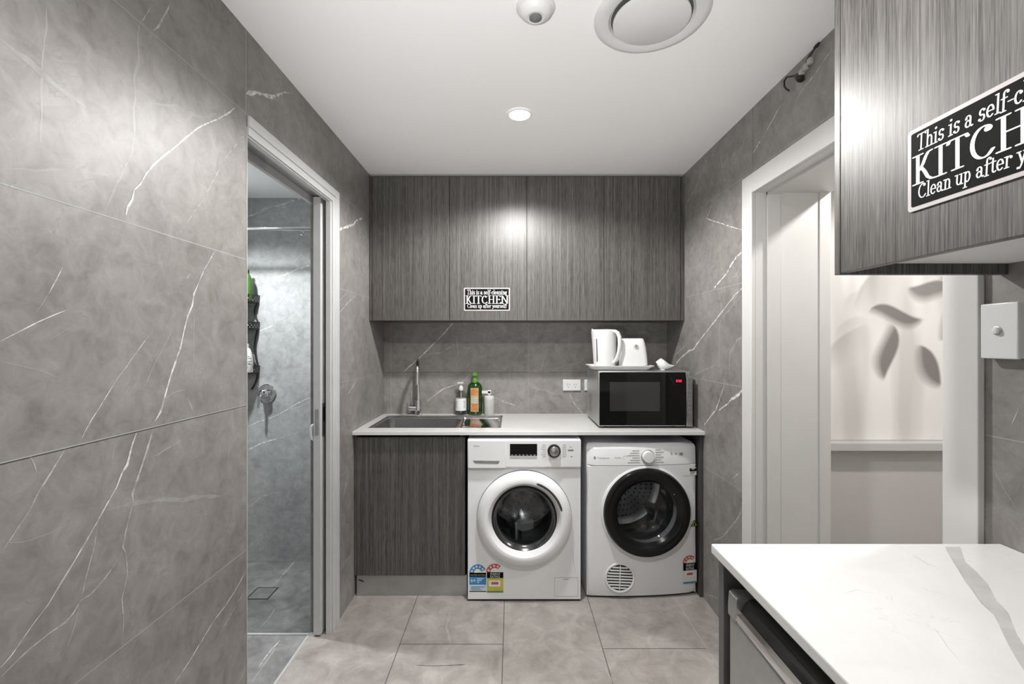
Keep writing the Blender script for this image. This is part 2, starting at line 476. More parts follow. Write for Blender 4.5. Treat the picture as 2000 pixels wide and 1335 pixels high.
veins(b, pl, NXL, (0, 835, k), [
    (V2, [4, 3], [(795, 10), (770, 100), (745, 180), (715, 270), (690, 340), (690, 380), (670, 470), (650, 550), (640, 620), (655, 650)]),
    (V2, [3, 3.5], [(640, 640), (600, 710), (540, 790), (470, 870), (420, 900), (380, 970), (340, 1010), (250, 1070), (150, 1150), (70, 1230), (0, 1300)]),
    (V2, 2, [(655, 650), (665, 760), (645, 850), (635, 890), (645, 1000), (635, 1130)]),
    (V2, [3, 2], [(350, 90), (300, 170), (250, 250), (200, 330), (150, 430), (90, 520), (40, 600), (0, 660)]),
    (V1, [6, 5, 3.5, 3, 3, 3.5], [(710, 25), (690, 80), (675, 140), (660, 190), (635, 230), (605, 310), (555, 400), (500, 500), (440, 600), (380, 700), (320, 800), (250, 920), (180, 1010), (110, 1110), (60, 1180), (0, 1250)]),
    (V2, 2, [(505, 515), (490, 620), (460, 730), (430, 850), (415, 900)]), (V3, 3, [(415, 900), (390, 1010), (365, 1100), (340, 1160), (305, 1220)]),
    (V3, 4, [(945, 60), (870, 110), (790, 150)]),
    (V3, 7, [(545, 430), (620, 410), (690, 400), (770, 380), (870, 375), (970, 370), (1050, 355), (1150, 355)]), (V2, 2, [(820, 382), (900, 374), (970, 370)]),
    (V2, 3, [(150, 135), (180, 190), (190, 240)]),
    (V1, [2, 2.5], [(1280, 745), (1230, 840), (1170, 930), (1110, 1010), (1060, 1090), (1000, 1190), (930, 1300), (905, 1335)]),
    (V2, 1.5, [(1280, 840), (1220, 940), (1160, 1050), (1105, 1130)]), (V2, 2.5, [(1285, 1250), (1240, 1335)]),
    (V2, 2, [(600, 80), (580, 200)]), (V3, 2, [(540, 120), (525, 240)]),
    (V3, 3, [(0, 595), (130, 590), (250, 555), (350, 510), (410, 480)]), (V2, 2, [(340, 620), (310, 660)]), (V3, 2.5, [(1200, 70), (1185, 210)]), (V2, 2, [(280, 905), (250, 930)])])
veins(b, pl, NXL, (480, 220, 300 / 801), [
    (V1, [5, 4, 3], [(482, 610), (520, 596), (560, 582), (575, 562), (610, 547)]), (V3, 2.5, [(510, 670), (560, 750), (600, 830), (630, 890)]),
    (V2, 2, [(575, 950), (530, 990), (485, 1045)]), (V2, 2, [(130, 0), (95, 60)]), (V3, 4, [(330, 30), (345, 120), (365, 290)]),
    (V2, 1.5, [(530, 930), (505, 960), (485, 985)]), (V3, 2, [(640, 910), (610, 960)])])
veins(b, pl, NXL, (680, 600, 340 / 1746), [(V2, 3, [(80, 720), (40, 800), (0, 860)]), (V3, 2, [(90, 540), (40, 640)])])
veins(b, pl, NXL, (470, 860, 250 / 703), [(V2, 2, [(600, 150), (580, 230), (560, 330)]), (V2, 1.6, [(610, 620), (575, 660), (545, 700)])])
struct('wall_left', b, WM)

# right wall, thick, with the doorway to the hall
b = B()
WT = 0.31
DY0, DY1, DZ = 1.063, 1.907, 1.985
for y0, y1, z0, z1 in ((-1.6, DY0 - 0.02, 0, ZC), (DY1 + 0.02, 3.1, 0, ZC), (DY0 - 0.02, DY1 + 0.02, DZ + 0.02, ZC)):
    b.box(XR, XR + 0.03, y0, y1, z0, z1)
    b.box(XR + 0.03, XR + WT, y0, y1, z0, z1, m=PW)
b.box(XR + 0.10, XR + WT, DY0 - 0.02, DY0 - 0.0, 0, DZ + 0.02, m=PW)
b.box(XR + 0.10, XR + WT, DY1, DY1 + 0.02, 0, DZ + 0.02, 0.0, m=PW)
b.box(XR + 0.10, XR + WT, DY0, DY1, DZ, DZ + 0.02, m=PW)
pr = lambda px, py: onx(px, py, XR)
for z in ROWS:
    for y0, y1 in ((-1.6, 0.98), (1.99, 3.0)):
        if z > 2.07: y0, y1 = -1.6, 3.0
        b.ribbon([(XR, y0, z), (XR, y1, z)], 0.0021, NXR, 0.0004, G, False)
        if z > 2.07: break
for y in (1.925, 1.0): b.ribbon([(XR, y, 2.085), (XR, y, ZC)], 0.002, NXR, 0.0004, DG, False)
k = 360 / 858
veins(b, pr, NXR, (1300, 300, k), [
    (V1, [4, 3.5, 3], [(368, 445), (330, 480), (300, 525), (285, 555), (255, 590), (222, 630)]),
    (V1, [2.5, 2, 3, 3], [(372, 610), (320, 660), (270, 725), (220, 790), (180, 840), (150, 880), (130, 910), (110, 915), (70, 950), (45, 980)]),
    (V3, 2.5, [(372, 640), (310, 710), (260, 770)]), (V1, 1.6, [(215, 230), (205, 270), (190, 300), (250, 320), (310, 340), (365, 355)]),
    (V2, 2.2, [(200, 5), (170, 90), (145, 150), (120, 190), (90, 260)]), (V2, 2, [(255, 10), (265, 60), (275, 120), (285, 165)]),
    (V1, [5, 4, 3], [(372, 1085), (340, 1120), (310, 1140), (280, 1170), (245, 1195)]),
    (V1, [1.5, 3, 3], [(275, 1075), (255, 1130), (235, 1190), (210, 1220), (180, 1265)]),
    (V3, 3, [(375, 840), (330, 870), (300, 930), (295, 1030)]), (V3, 2.5, [(110, 430), (125, 400), (145, 370)]),
    (V3, 3, [(255, 770), (250, 1000)]), (V2, 1.6, [(110, 870), (75, 910), (40, 940)]), (V2, 1.5, [(295, 575), (325, 570), (345, 530)]),
    (V3, 3, [(130, 1030), (190, 1000), (240, 980)])])
veins(b, pr, NXR, (1330, 820, 0.3297), [
    (V2, [2, 3], [(355, 305), (330, 325), (300, 350)]), (V2, [2.5, 2], [(395, 465), (370, 520), (330, 590), (290, 640), (250, 690), (190, 712)]),
    (V2, 2, [(158, 1030), (190, 1040), (220, 1060)])])
veins(b, pr, NXR, (1480, 60, 200 / 1335), [
    (V1, [1.6, 2, 1.6], [(970, 235), (830, 440), (740, 570), (650, 680), (560, 800), (490, 930)]), (V1, [1.5, 2.5, 2], [(300, 970), (190, 1170), (100, 1330)]),
    (V1, 2.5, [(100, 1330), (50, 1410), (-60, 1590)])])
veins(b, pr, NXR, (1600, 440, 400 / 1271), [(V2, 1.8, [(1240, 1130), (1210, 1200), (1180, 1270)]), (V3, 2, [(1170, 390), (1090, 440)])])
veins(b, pr, NXR, (1924, 838, 1), [(V3, 2, [(12, 60), (40, 120), (70, 170)]), (V3, 2, [(20, 20), (60, 60)])])
struct('wall_right', b, WM)

# back wall of the kitchen
b = B()
b.box(XL - 0.1, XR + 0.03, YB, YB + 0.1, 0, ZC)
pb = lambda px, py: at(px, py, YB)
for z in ROWS:
    b.ribbon([(XL, YB, z), (XR, YB, z)], 0.0022, NYB, 0.0004, DG if z == 1.16 else G, False)
for x in (-0.797, 0.108):
    b.ribbon([(x, YB, 0.70), (x, YB, 1.622)], 0.002, NYB, 0.0004, G, False)
veins(b, pb, NYB, (680, 600, 340 / 1746), [
    (V1, [1.6, 2, 1.5], [(1060, 140), (960, 260), (850, 370), (750, 470), (650, 560), (550, 645)]),
    (V3, 2.5, [(1110, 210), (1090, 330), (1100, 500), (1080, 640)]), (V2, 1.4, [(780, 480), (850, 455), (920, 455), (1000, 410), (1070, 370)]),
    (V2, 2, [(1230, 655), (1160, 730), (1080, 770), (950, 815), (870, 880), (780, 950)]), (V1, 1.5, [(950, 815), (870, 880)]),
    (V2, 1.8, [(1350, 840), (1450, 890), (1560, 940), (1640, 965), (1720, 1000)]), (V3, 3, [(1040, 190), (1250, 240), (1400, 280)]), (V3, 2, [(960, 690), (1080, 740)])])
veins(b, pb, NYB, (880, 620, 0.26), [
    (V2, 1.5, [(890, 560), (920, 630), (970, 690), (1010, 740)]), (V3, 2.5, [(600, 400), (680, 410), (760, 400), (850, 360), (1000, 330)]),
    (V3, 2, [(730, 220), (690, 340), (670, 420)]), (V3, 3, [(590, 520), (700, 540), (820, 590)]), (V3, 1.6, [(445, 330), (450, 530)])])
struct('wall_back', b, WM)

# ceiling
b = B()
b.box(XL - 0.1, XR + WT, -1.6, 3.1, ZC, ZC + 0.1)
struct('ceiling', b, CEIL)

# ---------------------------------------------------------------- shower room beyond the left doorway
SF = -0.085      # shower floor sits a step lower
b = B()
b.box(-1.95, XL - 0.10, YB, YB + 0.1, -0.2, ZC)
for z in ROWS:
    b.ribbon([(-1.9, YB, z), (XL - 0.1, YB, z)], 0.0030, NYB, 0.0004, G, False)
b.ribbon([(-1.478, YB, 0.7), (-1.478, YB, 1.16)], 0.002, NYB, 0.0004, G, False)
b.ribbon([(-1.9, YB, SF + 0.006), (XL - 0.1, YB, SF + 0.006)], 0.010, NYB, 0.0008, G, False)
k = 300 / 801
veins(b, pb, NYB, (480, 220, k), [
    (V1, 2.5, [(5, 545), (100, 500), (180, 480), (300, 440)]), (V3, 4, [(60, 540), (180, 480)]), (V2, 2, [(30, 850), (100, 825)]),
    (V1, [1, 2.5, 2.5], [(120, 866), (200, 845), (270, 815), (340, 790)]), (V1, 1.8, [(55, 1145), (145, 1105)]), (V3, 2, [(180, 1090), (260, 1030)])])
veins(b, pb, NYB, (470, 480, 0.2994), [
    (V1, [2.5, 2, 2], [(40, 1180), (130, 1140), (210, 1115), (280, 1080), (360, 1030), (455, 985)]), (V2, 2, [(350, 1065), (455, 1015)]),
    (V1, [3, 2.5, 1], [(45, 1330), (120, 1290), (200, 1265), (240, 1255)]), (V2, 2, [(240, 1255), (300, 1240), (400, 1210)]), (V3, 3, [(150, 690), (270, 640), (390, 560)]), (V3, 3, [(45, 1130), (100, 1090), (150, 1080)])])
veins(b, pb, NYB, (470, 860, 250 / 703), [(V2, 3, [(45, 370), (110, 310), (160, 290), (215, 285)]), (V2, 2, [(45, 640), (110, 600), (190, 550)]), (V3, 3, [(250, 280), (300, 220), (380, 200)])])
struct('wall_bathroom_back', b, [BTILE] + WM[1:])
b = B(); b.box(-2.0, -1.9, 0.9, 3.1, -0.2, ZC)
for z in ROWS: b.ribbon([(-1.9, 0.9, z), (-1.9, 3.0, z)], 0.003, NXL, 0.0004, G, False)
struct('wall_bathroom_left', b, [BTILE] + WM[1:])
b = B(); b.box(-2.0, XL - 0.1, 0.8, 0.9, -0.2, ZC)
struct('wall_bathroom_front', b, [BTILE] + WM[1:])
b = B(); b.box(-2.0, XL - 0.10, 0.8, 3.1, 2.308, 2.4)
struct('ceiling_bathroom', b, CEIL)
b = B()
b.box(-2.0, XL - 0.10, 0.8, 2.12, -0.12, 0.0)
b.box(-2.0, XL - 0.10, 2.12, 3.1, -0.2, SF)
b.box(-1.9, XL - 0.10, 2.112, 2.124, -0.06, 0.0035, m=G)
b.ribbon([(XL - 0.10, 0.9, 0), (XL - 0.10, 2.12, 0)], 0.010, (0, 0, 1), 0.0008, G, False)
veins(b, zf, (0, 0, 1), (470, 860, 250 / 703), [(V2, 3, [(220, 1090), (150, 1170), (95, 1250)]), (V3, 5, [(190, 1140), (120, 1240), (60, 1330)]), (V1, 2, [(190, 1140), (165, 1170)])])
zs = lambda px, py: onz(px, py, SF)
veins(b, zs, (0, 0, 1), (470, 860, 250 / 703), [(V2, 2.2, [(295, 665), (240, 725), (190, 785)]), (V3, 3, [(190, 920), (150, 980), (100, 1030)])])
struct('floor_bathroom', b, [stone('shower_floor_tile', (0.11, 0.11, 0.11), (0.19, 0.19, 0.188), (0.29, 0.29, 0.285), rough=0.38, s1=3.0, s2=8)] + WM[1:])

# ---------------------------------------------------------------- hall beyond the right doorway
HY = 2.45
b = B(); b.box(XR + WT, 2.9, HY, HY + 0.1, 0, ZC); struct('wall_hall_back', b, HALLP)
b = B(); b.box(2.8, 2.9, 0.6, HY + 0.1, 0, ZC); struct('wall_hall_right', b, HALLP)
b = B(); b.box(XR + WT, 2.9, 0.5, 0.6, 0, ZC); struct('wall_hall_front', b, HALLP)
b = B(); b.box(XR + WT, 2.9, 0.5, HY + 0.1, ZC, ZC + 0.1); struct('ceiling_hall', b, CEIL)
b = B(); b.box(XR + WT, 2.9, 0.5, HY + 0.1, -0.1, 0.0); struct('floor_hall', b, FTILE)
b = B()
za = EYE - (858 - 667) / F * HY
b.box(XR + WT + 0.02, 2.75, HY - 0.08, HY, za - 0.042, za, 0.004)
struct('trim_hall_ledge', b, PAINT)

# right door frame: architraves, lining and stop
b = B()
cw = 0.082
b.box(XR - 0.016, XR, DY1, DY1 + cw, 0, DZ + cw, 0.003)
b.box(XR - 0.016, XR, DY0 - cw, DY0, 0, DZ + cw, 0.003)
b.box(XR - 0.016, XR, DY0, DY1, DZ, DZ + cw, 0.003)
b.box(XR - 0.019, XR - 0.010, DY1 - 0.004, DY1 + 0.012, 0, DZ + 0.012, 0.003)
b.box(XR, XR + 0.10, DY1, DY1 + 0.02, 0, DZ)
b.box(XR, XR + 0.10, DY0 - 0.02, DY0, 0, DZ)
b.box(XR, XR + 0.10, DY0 - 0.02, DY1 + 0.02, DZ, DZ + 0.02)
b.box(XR + 0.045, XR + 0.10, DY1 - 0.010, DY1, 0, DZ, 0.001)
b.box(XR + 0.045, XR + 0.10, DY0, DY1, DZ - 0.010, DZ, 0.001)
b.box(XR + WT - 0.045, XR + WT + 0.004, DY1 - 0.006, DY1 + 0.014, 0, DZ + 0.004, 0.004)
struct('trim_1', b, PAINT)

# left door frame: flat architrave with a step, and the head with the sliding track slot
b = B()
b.box(XL, XL + 0.010, 2.165, 2.207, 0.0, 2.0475, 0.002)
b.box(XL, XL + 0.006, 2.135, 2.166, 0.0, 2.0205, 0.001)
b.box(XL - 0.022, XL, 2.119, 2.135, 0.0, 2.0155, 0.001)
b.box(XL, XL + 0.010, 1.452, 2.207, 2.047, 2.082, 0.002)
b.box(XL, XL + 0.006, 1.452, 2.167, 2.020, 2.047, 0.001)
b.box(XL - 0.022, XL, 1.452, 2.135, 2.015, 2.045, 0.001)
b.box(XL - 0.102, XL - 0.086, 1.452, 2.135, 2.005, 2.045, 0.001)
struct('trim_2', b, DPAINT)
b = B()
b.box(XL - 0.086, XL - 0.022, 1.452, 2.135, 2.036, 2.044)
b.box(XL - 0.066, XL - 0.040, 1.452, 2.9, 2.0345, 2.0362)
struct('trim_3', b, SATIN)

# sliding door leaf standing out of its pocket
d = tag(obj('door_1', B().box(XL - 0.073, XL - 0.038, 2.100, 2.85, 0.008, 2.03, 0.002), DPAINT), 'white painted sliding door edge standing out of the pocket of the left wall', 'door', None, 'structure')
yd = 2.1
e = B(); e.box(XL - 0.064, XL - 0.046, yd - 0.0012, yd, EYE - 0.43, EYE - 0.31, 0.0005)
e.box(XL - 0.060, XL - 0.050, yd - 0.004, yd - 0.001, EYE - 0.385, EYE - 0.36, 0.001)
lp = obj('latch_plate', e, SATIN, d); tag(lp, 'metal latch plate in the door edge')
e = B(); e.box(XL - 0.039, XL - 0.0368, yd + 0.014, yd + 0.052, EYE - 0.44, EYE - 0.285, 0.0008)
fp = obj('flush_pull', e, SATIN, d); tag(fp, 'metal flush pull on the room side')
obj('pull_recess', B().box(XL - 0.0370, XL - 0.0362, yd + 0.024, yd + 0.040, EYE - 0.37, EYE - 0.305), BLACK, fp)
e = B(); e.tube([(XL - 0.073, yd + 0.012, 0.905), (XL - 0.083, yd + 0.012, 0.91), (XL - 0.087, yd + 0.012, 0.93), (XL - 0.087, yd + 0.012, 0.955), (XL - 0.083, yd + 0.012, 0.972), (XL - 0.073, yd + 0.012, 0.977)], 0.006)
obj('pull_handle', e, WHITE, d)
# ---------------------------------------------------------------- hall panel: soft grey leaf shapes in its base colour
class X:
    """tiny builder for node arithmetic"""
    def __init__(s, nt, sock): s.nt, s.k = nt, sock

    def op(s, o, a=None, clamp=False):
        n = s.nt.nodes.new('ShaderNodeMath'); n.operation = o; n.use_clamp = clamp
        s.nt.links.new(s.k, n.inputs[0])
        if isinstance(a, X): s.nt.links.new(a.k, n.inputs[1])
        elif a is not None: n.inputs[1].default_value = a
        return X(s.nt, n.outputs[0])

    def __add__(s, a): return s.op('ADD', a)
    def __sub__(s, a): return s.op('SUBTRACT', a)
    def __mul__(s, a): return s.op('MULTIPLY', a)
    def clamp(s): return s.op('ADD', 0.0, True)


def leaf_panel_mat():
    m, nt, p = newmat('leaf_pattern'); N = nt.nodes.new
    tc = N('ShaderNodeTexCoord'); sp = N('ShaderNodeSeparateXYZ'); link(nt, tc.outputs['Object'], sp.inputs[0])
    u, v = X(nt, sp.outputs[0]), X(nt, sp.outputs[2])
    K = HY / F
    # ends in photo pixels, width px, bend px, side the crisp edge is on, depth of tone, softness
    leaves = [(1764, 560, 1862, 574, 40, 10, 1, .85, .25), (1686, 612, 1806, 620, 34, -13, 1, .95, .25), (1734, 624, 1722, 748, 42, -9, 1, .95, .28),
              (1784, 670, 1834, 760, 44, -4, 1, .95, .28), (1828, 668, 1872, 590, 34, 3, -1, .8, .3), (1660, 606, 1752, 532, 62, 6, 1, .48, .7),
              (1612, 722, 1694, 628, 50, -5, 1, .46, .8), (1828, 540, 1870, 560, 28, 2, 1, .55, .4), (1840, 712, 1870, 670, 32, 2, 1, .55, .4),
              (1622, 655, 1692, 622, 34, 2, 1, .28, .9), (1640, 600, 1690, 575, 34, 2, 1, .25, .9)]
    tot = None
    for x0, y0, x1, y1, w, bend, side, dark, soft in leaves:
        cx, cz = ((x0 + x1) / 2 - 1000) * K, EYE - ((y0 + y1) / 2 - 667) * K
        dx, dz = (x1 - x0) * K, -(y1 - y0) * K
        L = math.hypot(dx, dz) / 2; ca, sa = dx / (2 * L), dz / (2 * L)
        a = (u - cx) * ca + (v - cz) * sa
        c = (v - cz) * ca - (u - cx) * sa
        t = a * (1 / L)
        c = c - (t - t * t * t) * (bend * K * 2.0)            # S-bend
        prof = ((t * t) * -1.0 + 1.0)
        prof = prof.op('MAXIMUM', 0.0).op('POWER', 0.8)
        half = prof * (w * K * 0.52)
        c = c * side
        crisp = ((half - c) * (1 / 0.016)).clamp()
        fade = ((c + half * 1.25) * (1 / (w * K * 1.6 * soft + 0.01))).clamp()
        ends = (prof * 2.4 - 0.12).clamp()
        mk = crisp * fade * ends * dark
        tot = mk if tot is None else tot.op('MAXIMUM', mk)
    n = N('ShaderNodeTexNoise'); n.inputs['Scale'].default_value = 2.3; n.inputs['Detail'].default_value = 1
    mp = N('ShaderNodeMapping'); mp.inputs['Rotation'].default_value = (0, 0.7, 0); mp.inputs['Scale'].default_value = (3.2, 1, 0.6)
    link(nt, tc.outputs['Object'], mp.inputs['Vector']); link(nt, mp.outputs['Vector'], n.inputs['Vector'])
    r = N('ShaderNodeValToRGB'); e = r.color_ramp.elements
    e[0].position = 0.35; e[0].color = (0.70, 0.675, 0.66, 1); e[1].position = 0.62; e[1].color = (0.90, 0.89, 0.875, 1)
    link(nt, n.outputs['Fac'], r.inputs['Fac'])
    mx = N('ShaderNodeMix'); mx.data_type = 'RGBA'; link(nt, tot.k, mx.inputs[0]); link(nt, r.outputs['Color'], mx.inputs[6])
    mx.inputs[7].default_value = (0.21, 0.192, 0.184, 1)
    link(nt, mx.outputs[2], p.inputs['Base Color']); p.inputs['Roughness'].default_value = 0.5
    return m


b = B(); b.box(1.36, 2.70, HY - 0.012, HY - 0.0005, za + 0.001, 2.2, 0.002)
tag(obj('leaf_panel', b, leaf_panel_mat()), 'pale wall panel with soft grey leaf shapes above the white ledge in the hall', 'wall art')

# ---------------------------------------------------------------- ceiling things
LAMP = glow('lamp_glow', (1, 0.98, 0.95), 60)
t = thing('downlight', 'small round recessed downlight glowing in the ceiling', 'light', (LX, LY, ZC))
b = B(); b.lathe([(0.043, -0.001), (0.045, -0.006), (0.056, -0.005), (0.058, 0.0)], (LX, LY, ZC)); obj('trim_ring', b, CEIL, t)
b = B(); b.lathe([(0.0005, -0.0045), (0.03, -0.004), (0.0435, -0.002)], (LX, LY, ZC)); obj('lamp_lens', b, LAMP, t)

p = onz(1046, 12, ZC)
t = thing('motion_sensor', 'small white domed motion sensor on the ceiling with grey lens', 'sensor', p)
b = B(); b.lathe([(0.0575, 0), (0.0575, -0.006), (0.053, -0.012), (0.050, -0.013), (0.044, -0.024), (0.036, -0.031), (0.026, -0.034), (0.023, -0.033)], p, n=56, cap1=True); obj('housing', b, WHITE, t)
b = B(); b.lathe([(0.0195, -0.031), (0.0185, -0.036), (0.013, -0.040), (0.006, -0.042), (0.0005, -0.0425)], p); tag(obj('lens', b, plain('sensor_lens', 0.16, 0.35, var=0.3, scale=400), t), 'round grey sensor lens')
p = onz(1272, 30, ZC) + Vector((0.0, 0.0, 0))
t = thing('air_vent', 'large round white ceiling air vent with a flat centre disc', 'vent', p)
b = B(); b.lathe([(0.172, 0), (0.172, -0.004), (0.166, -0.010), (0.150, -0.013), (0.128, -0.008), (0.122, 0.0), (0.122, 0.02)], p, n=72); obj('outer_ring', b, WHITE, t)
b = B(); b.lathe([(0.0005, -0.022), (0.108, -0.020), (0.1145, -0.017), (0.1145, -0.012), (0.10, -0.008), (0.0005, -0.006)], p, n=72); obj('centre_disc', b, WHITE, t)
b = B(); b.lathe([(0.121, -0.002), (0.0005, -0.002)], p, n=48); obj('duct_opening', b, plain('vent_shadow_metal', 0.10, 0.6), t)

# loose wires at the top of the right wall
xw = XR - 0.012
w = lambda px, py, x=xw: onx(px, py, x)
z0 = lambda px, py: onx(1480 + px * .15, 60 + py * .15, xw)
t = thing('loose_cable', 'thin black cable with a small plug dangling at the ceiling edge', 'cable', z0(370, 590))
b = B(); b.tube([z0(570, 600), z0(500, 575), z0(440, 590), z0(380, 598), z0(345, 650), z0(345, 720), z0(370, 755), z0(405, 775)], 0.0032, 8); obj('cord', b, BLACK, t)
b = B(); b.tube([z0(505, 570), z0(520, 585), z0(560, 620), z0(575, 635)], [0.003, 0.011, 0.013, 0.009], 10); obj('plug', b, BLACK, t)
t = thing('wire_connector', 'clear terminal block hanging on dark wires at the ceiling edge', 'connector', z0(630, 490))
b = B()
for dx in (0, 22, 45):
    b.tube([z0(620 + dx, 470), z0(632 + dx * .7, 380), z0(665 + dx * .6, 320), z0(735 + dx * .3, 230), z0(800, 150)], 0.0014, 6)
obj('wire', b, plain('wire_brown', (0.05, 0.035, 0.03), 0.5), t)
b = B(); b.tube([z0(735, 225), z0(765, 195), z0(800, 155)], [0.004, 0.006, 0.004], 8); obj('wire_sleeve', b, BLACK, t)
b = B(); c = z0(628, 495)
for i in range(3):
    b.box(c.x - 0.008, c.x + 0.006, c.y + 0.022 - 0.022 * i - 0.010, c.y + 0.022 - 0.022 * i + 0.010, c.z - 0.009 + 0.006 * i, c.z + 0.011 + 0.006 * i, 0.003)
obj('terminal_block', b, plain('cloudy_plastic', (0.36, 0.36, 0.33), 0.25), t)

# ---------------------------------------------------------------- sign lettering: broad-nib strokes with serifs


def arc(cx, cy, rx, ry, a0, a1, n=10):
    return [(cx + rx * math.cos(math.radians(a0 + (a1 - a0) * i / n)), cy + ry * math.sin(math.radians(a0 + (a1 - a0) * i / n))) for i in range(n + 1)]


def sf(x, y, w=.13): return [(x - w, y), (x + w, y)]


GL = {
    'K': (0.86, [[(.2, 0), (.2, 1)], sf(.2, 0, .17), sf(.2, 1, .17), [(.25, .45), (.40, .62), (.52, .86), (.62, .98), (.74, 1.0)], [(.33, .55), (.47, .36), (.60, .12), (.74, .02), (.90, .0)]]),
    'I': (0.46, [[(.23, 0), (.23, 1)], sf(.23, 0, .17), sf(.23, 1, .17)]),
    'T': (0.74, [[(.37, 0), (.37, 1)], sf(.37, 0, .16), [(.04, .9), (.08, 1), (.66, 1), (.72, .9)]]),
    'C': (0.84, [arc(.48, .5, .36, .48, 62, 298, 18), arc(.62, .86, .06, .06, 0, 360, 10), [(.65, .076), (.76, .2)]]),
    'H': (0.98, [[(.22, 0), (.22, 1)], [(.76, 0), (.76, 1)], [(.22, .52), (.76, .52)], sf(.22, 0, .16), sf(.22, 1, .16), sf(.76, 0, .16), sf(.76, 1, .16)]),
    'E': (0.78, [[(.22, 0), (.22, 1)], sf(.22, 0, .16), [(.06, 1), (.62, 1), (.68, .86)], [(.22, .52), (.5, .52)], arc(.53, .52, .05, .05, 0, 360, 8), [(.06, 0), (.66, 0), (.74, .16)]]),
    'N': (0.98, [[(.16, 0), (.16, 1)], [(.16, 1), (.80, .02)], [(.80, 0), (.80, 1)], sf(.16, 0, .13), sf(.10, 1, .10), sf(.80, 1, .13)]),
    't': (0.40, [[(.18, .86), (.18, .18)], arc(.30, .16, .12, .15, 180, 320, 6), [(.04, .64), (.36, .64)]]),
    'h': (0.66, [[(.16, 0), (.16, 1.02)], arc(.33, .42, .17, .22, 180, 0, 8), [(.50, .42), (.50, 0)], sf(.16, 0, .12), sf(.5, 0, .12), sf(.10, 1.02, .08)]),
    'i': (0.34, [[(.17, 0), (.17, .64)], sf(.17, 0, .13), sf(.11, .64, .08), arc(.17, .88, .03, .04, 0, 360, 8)]),
    's': (0.52, [arc(.27, .47, .15, .17, 40, 250, 9) + arc(.26, .17, .16, .17, 80, -150, 10), arc(.40, .56, .03, .04, 0, 360, 6), arc(.11, .10, .03, .04, 0, 360, 6)]),
    'a': (0.62, [arc(.26, .46, .16, .18, 150, 0, 8), [(.42, .46), (.42, .1), (.52, 0), (.58, .03)], arc(.25, .19, .16, .18, 20, 330, 12), arc(.12, .50, .03, .04, 0, 360, 6)]),
    'e': (0.56, [arc(.28, .32, .20, .31, 0, 315, 14), [(.08, .34), (.48, .34)]]),
    'l': (0.34, [[(.17, 0), (.17, 1.02)], sf(.17, 0, .13), sf(.11, 1.02, .08)]),
    'f': (0.42, [[(.18, -.06), (.18, .82)], arc(.32, .84, .14, .16, 180, 40, 7), sf(.18, -.06, .13), [(.04, .62), (.36, .62)], arc(.42, .90, .03, .04, 0, 360, 6)]),
    '-': (0.36, [[(.04, .36), (.30, .36)]]),
    'c': (0.52, [arc(.28, .32, .20, .31, 50, 315, 12), arc(.40, .52, .04, .05, 0, 360, 8)]),
    'n': (0.66, [[(.16, 0), (.16, .64)], arc(.33, .42, .17, .22, 180, 0, 8), [(.50, .42), (.50, 0)], sf(.16, 0, .12), sf(.5, 0, .12), sf(.10, .64, .08)]),
    'g': (0.58, [arc(.26, .42, .17, .21, 0, 360, 12), [(.42, .56), (.54, .64)], [(.12, .24), (.10, .12), (.2, .08), (.40, .06)], arc(.28, -.10, .20, .15, 70, -200, 12)]),
    'u': (0.66, [[(.16, .64), (.16, .22)], arc(.32, .21, .16, .21, 180, 350, 8), [(.50, .64), (.50, 0)], sf(.10, .64, .09), sf(.44, .64, .08), sf(.55, 0, .07)]),
    'p': (0.64, [[(.16, -.32), (.16, .64)], arc(.32, .32, .18, .31, 150, -150, 14), sf(.16, -.32, .13), sf(.10, .64, .08)]),
    'r': (0.50, [[(.16, 0), (.16, .64)], arc(.33, .44, .17, .19, 180, 50, 6), sf(.16, 0, .13), sf(.10, .64, .08), arc(.43, .54, .035, .045, 0, 360, 8)]),
    'y': (0.62, [[(.12, .64), (.34, .04)], [(.54, .64), (.30, -.12), (.20, -.28), (.08, -.26)], sf(.12, .64, .11), sf(.52, .64, .10), arc(.10, -.24, .03, .04, 0, 360, 6)]),
    'o': (0.58, [arc(.28, .32, .20, .31, 0, 360, 16)]),
    '!': (0.30, [[(.14, .28), (.14, 1.0)], arc(.14, .05, .035, .05, 0, 360, 8)]),
    'S': (0.6, []), ' ': (0.30, []),
}


def hull2(pts):
    pts = sorted(set(pts))
    def half(ps):
        h = []
        for q in ps:
            while len(h) > 1 and (h[-1][0] - h[-2][0]) * (q[1] - h[-2][1]) - (h[-1][1] - h[-2][1]) * (q[0] - h[-2][0]) <= 1e-12: h.pop()
            h.append(q)
        return h[:-1]
    return half(pts) + half(pts[::-1])


def lettering(b, body, x0, y0, width, cap, o, u, v, thick=.115, thin=.05, shear=0.0, lift=0.0):
    adv = sum(GL[c][0] for c in body); sx = width / (adv * cap); x = 0.0
    o, u, v = Vector(o), Vector(u), Vector(v); nrm = u.cross(v).normalized(); kk = 0
    for c in body:
        for st in GL[c][1]:
            for i in range(len(st) - 1):
                q = []
                for (px, py) in (st[i], st[i + 1]):
                    for k in range(10):
                        a = 2 * PI * k / 10
                        X_, Y_ = px + x + thick / 2 * math.cos(a), py + thin / 2 * math.sin(a)
                        X_ += shear * Y_
                        q.append((round(x0 + X_ * cap * sx, 6), round(y0 + Y_ * cap, 6)))
                h = hull2(q)
                kk += 1
                if len(h) > 2: b.add([o + u * a + v * d + nrm * (lift + 2.5e-6 * (kk % 60)) for a, d in h], [list(range(len(h)))], 0, False)
        x += GL[c][0]
    return b


INK = plain('sign_black', 0.0045, 0.6, var=0.3, scale=60, spec=0.08)
LETTER = plain('sign_letter_white', 0.70, 0.5)
BORDER = plain('sign_border', (0.46, 0.43, 0.425), 0.4)


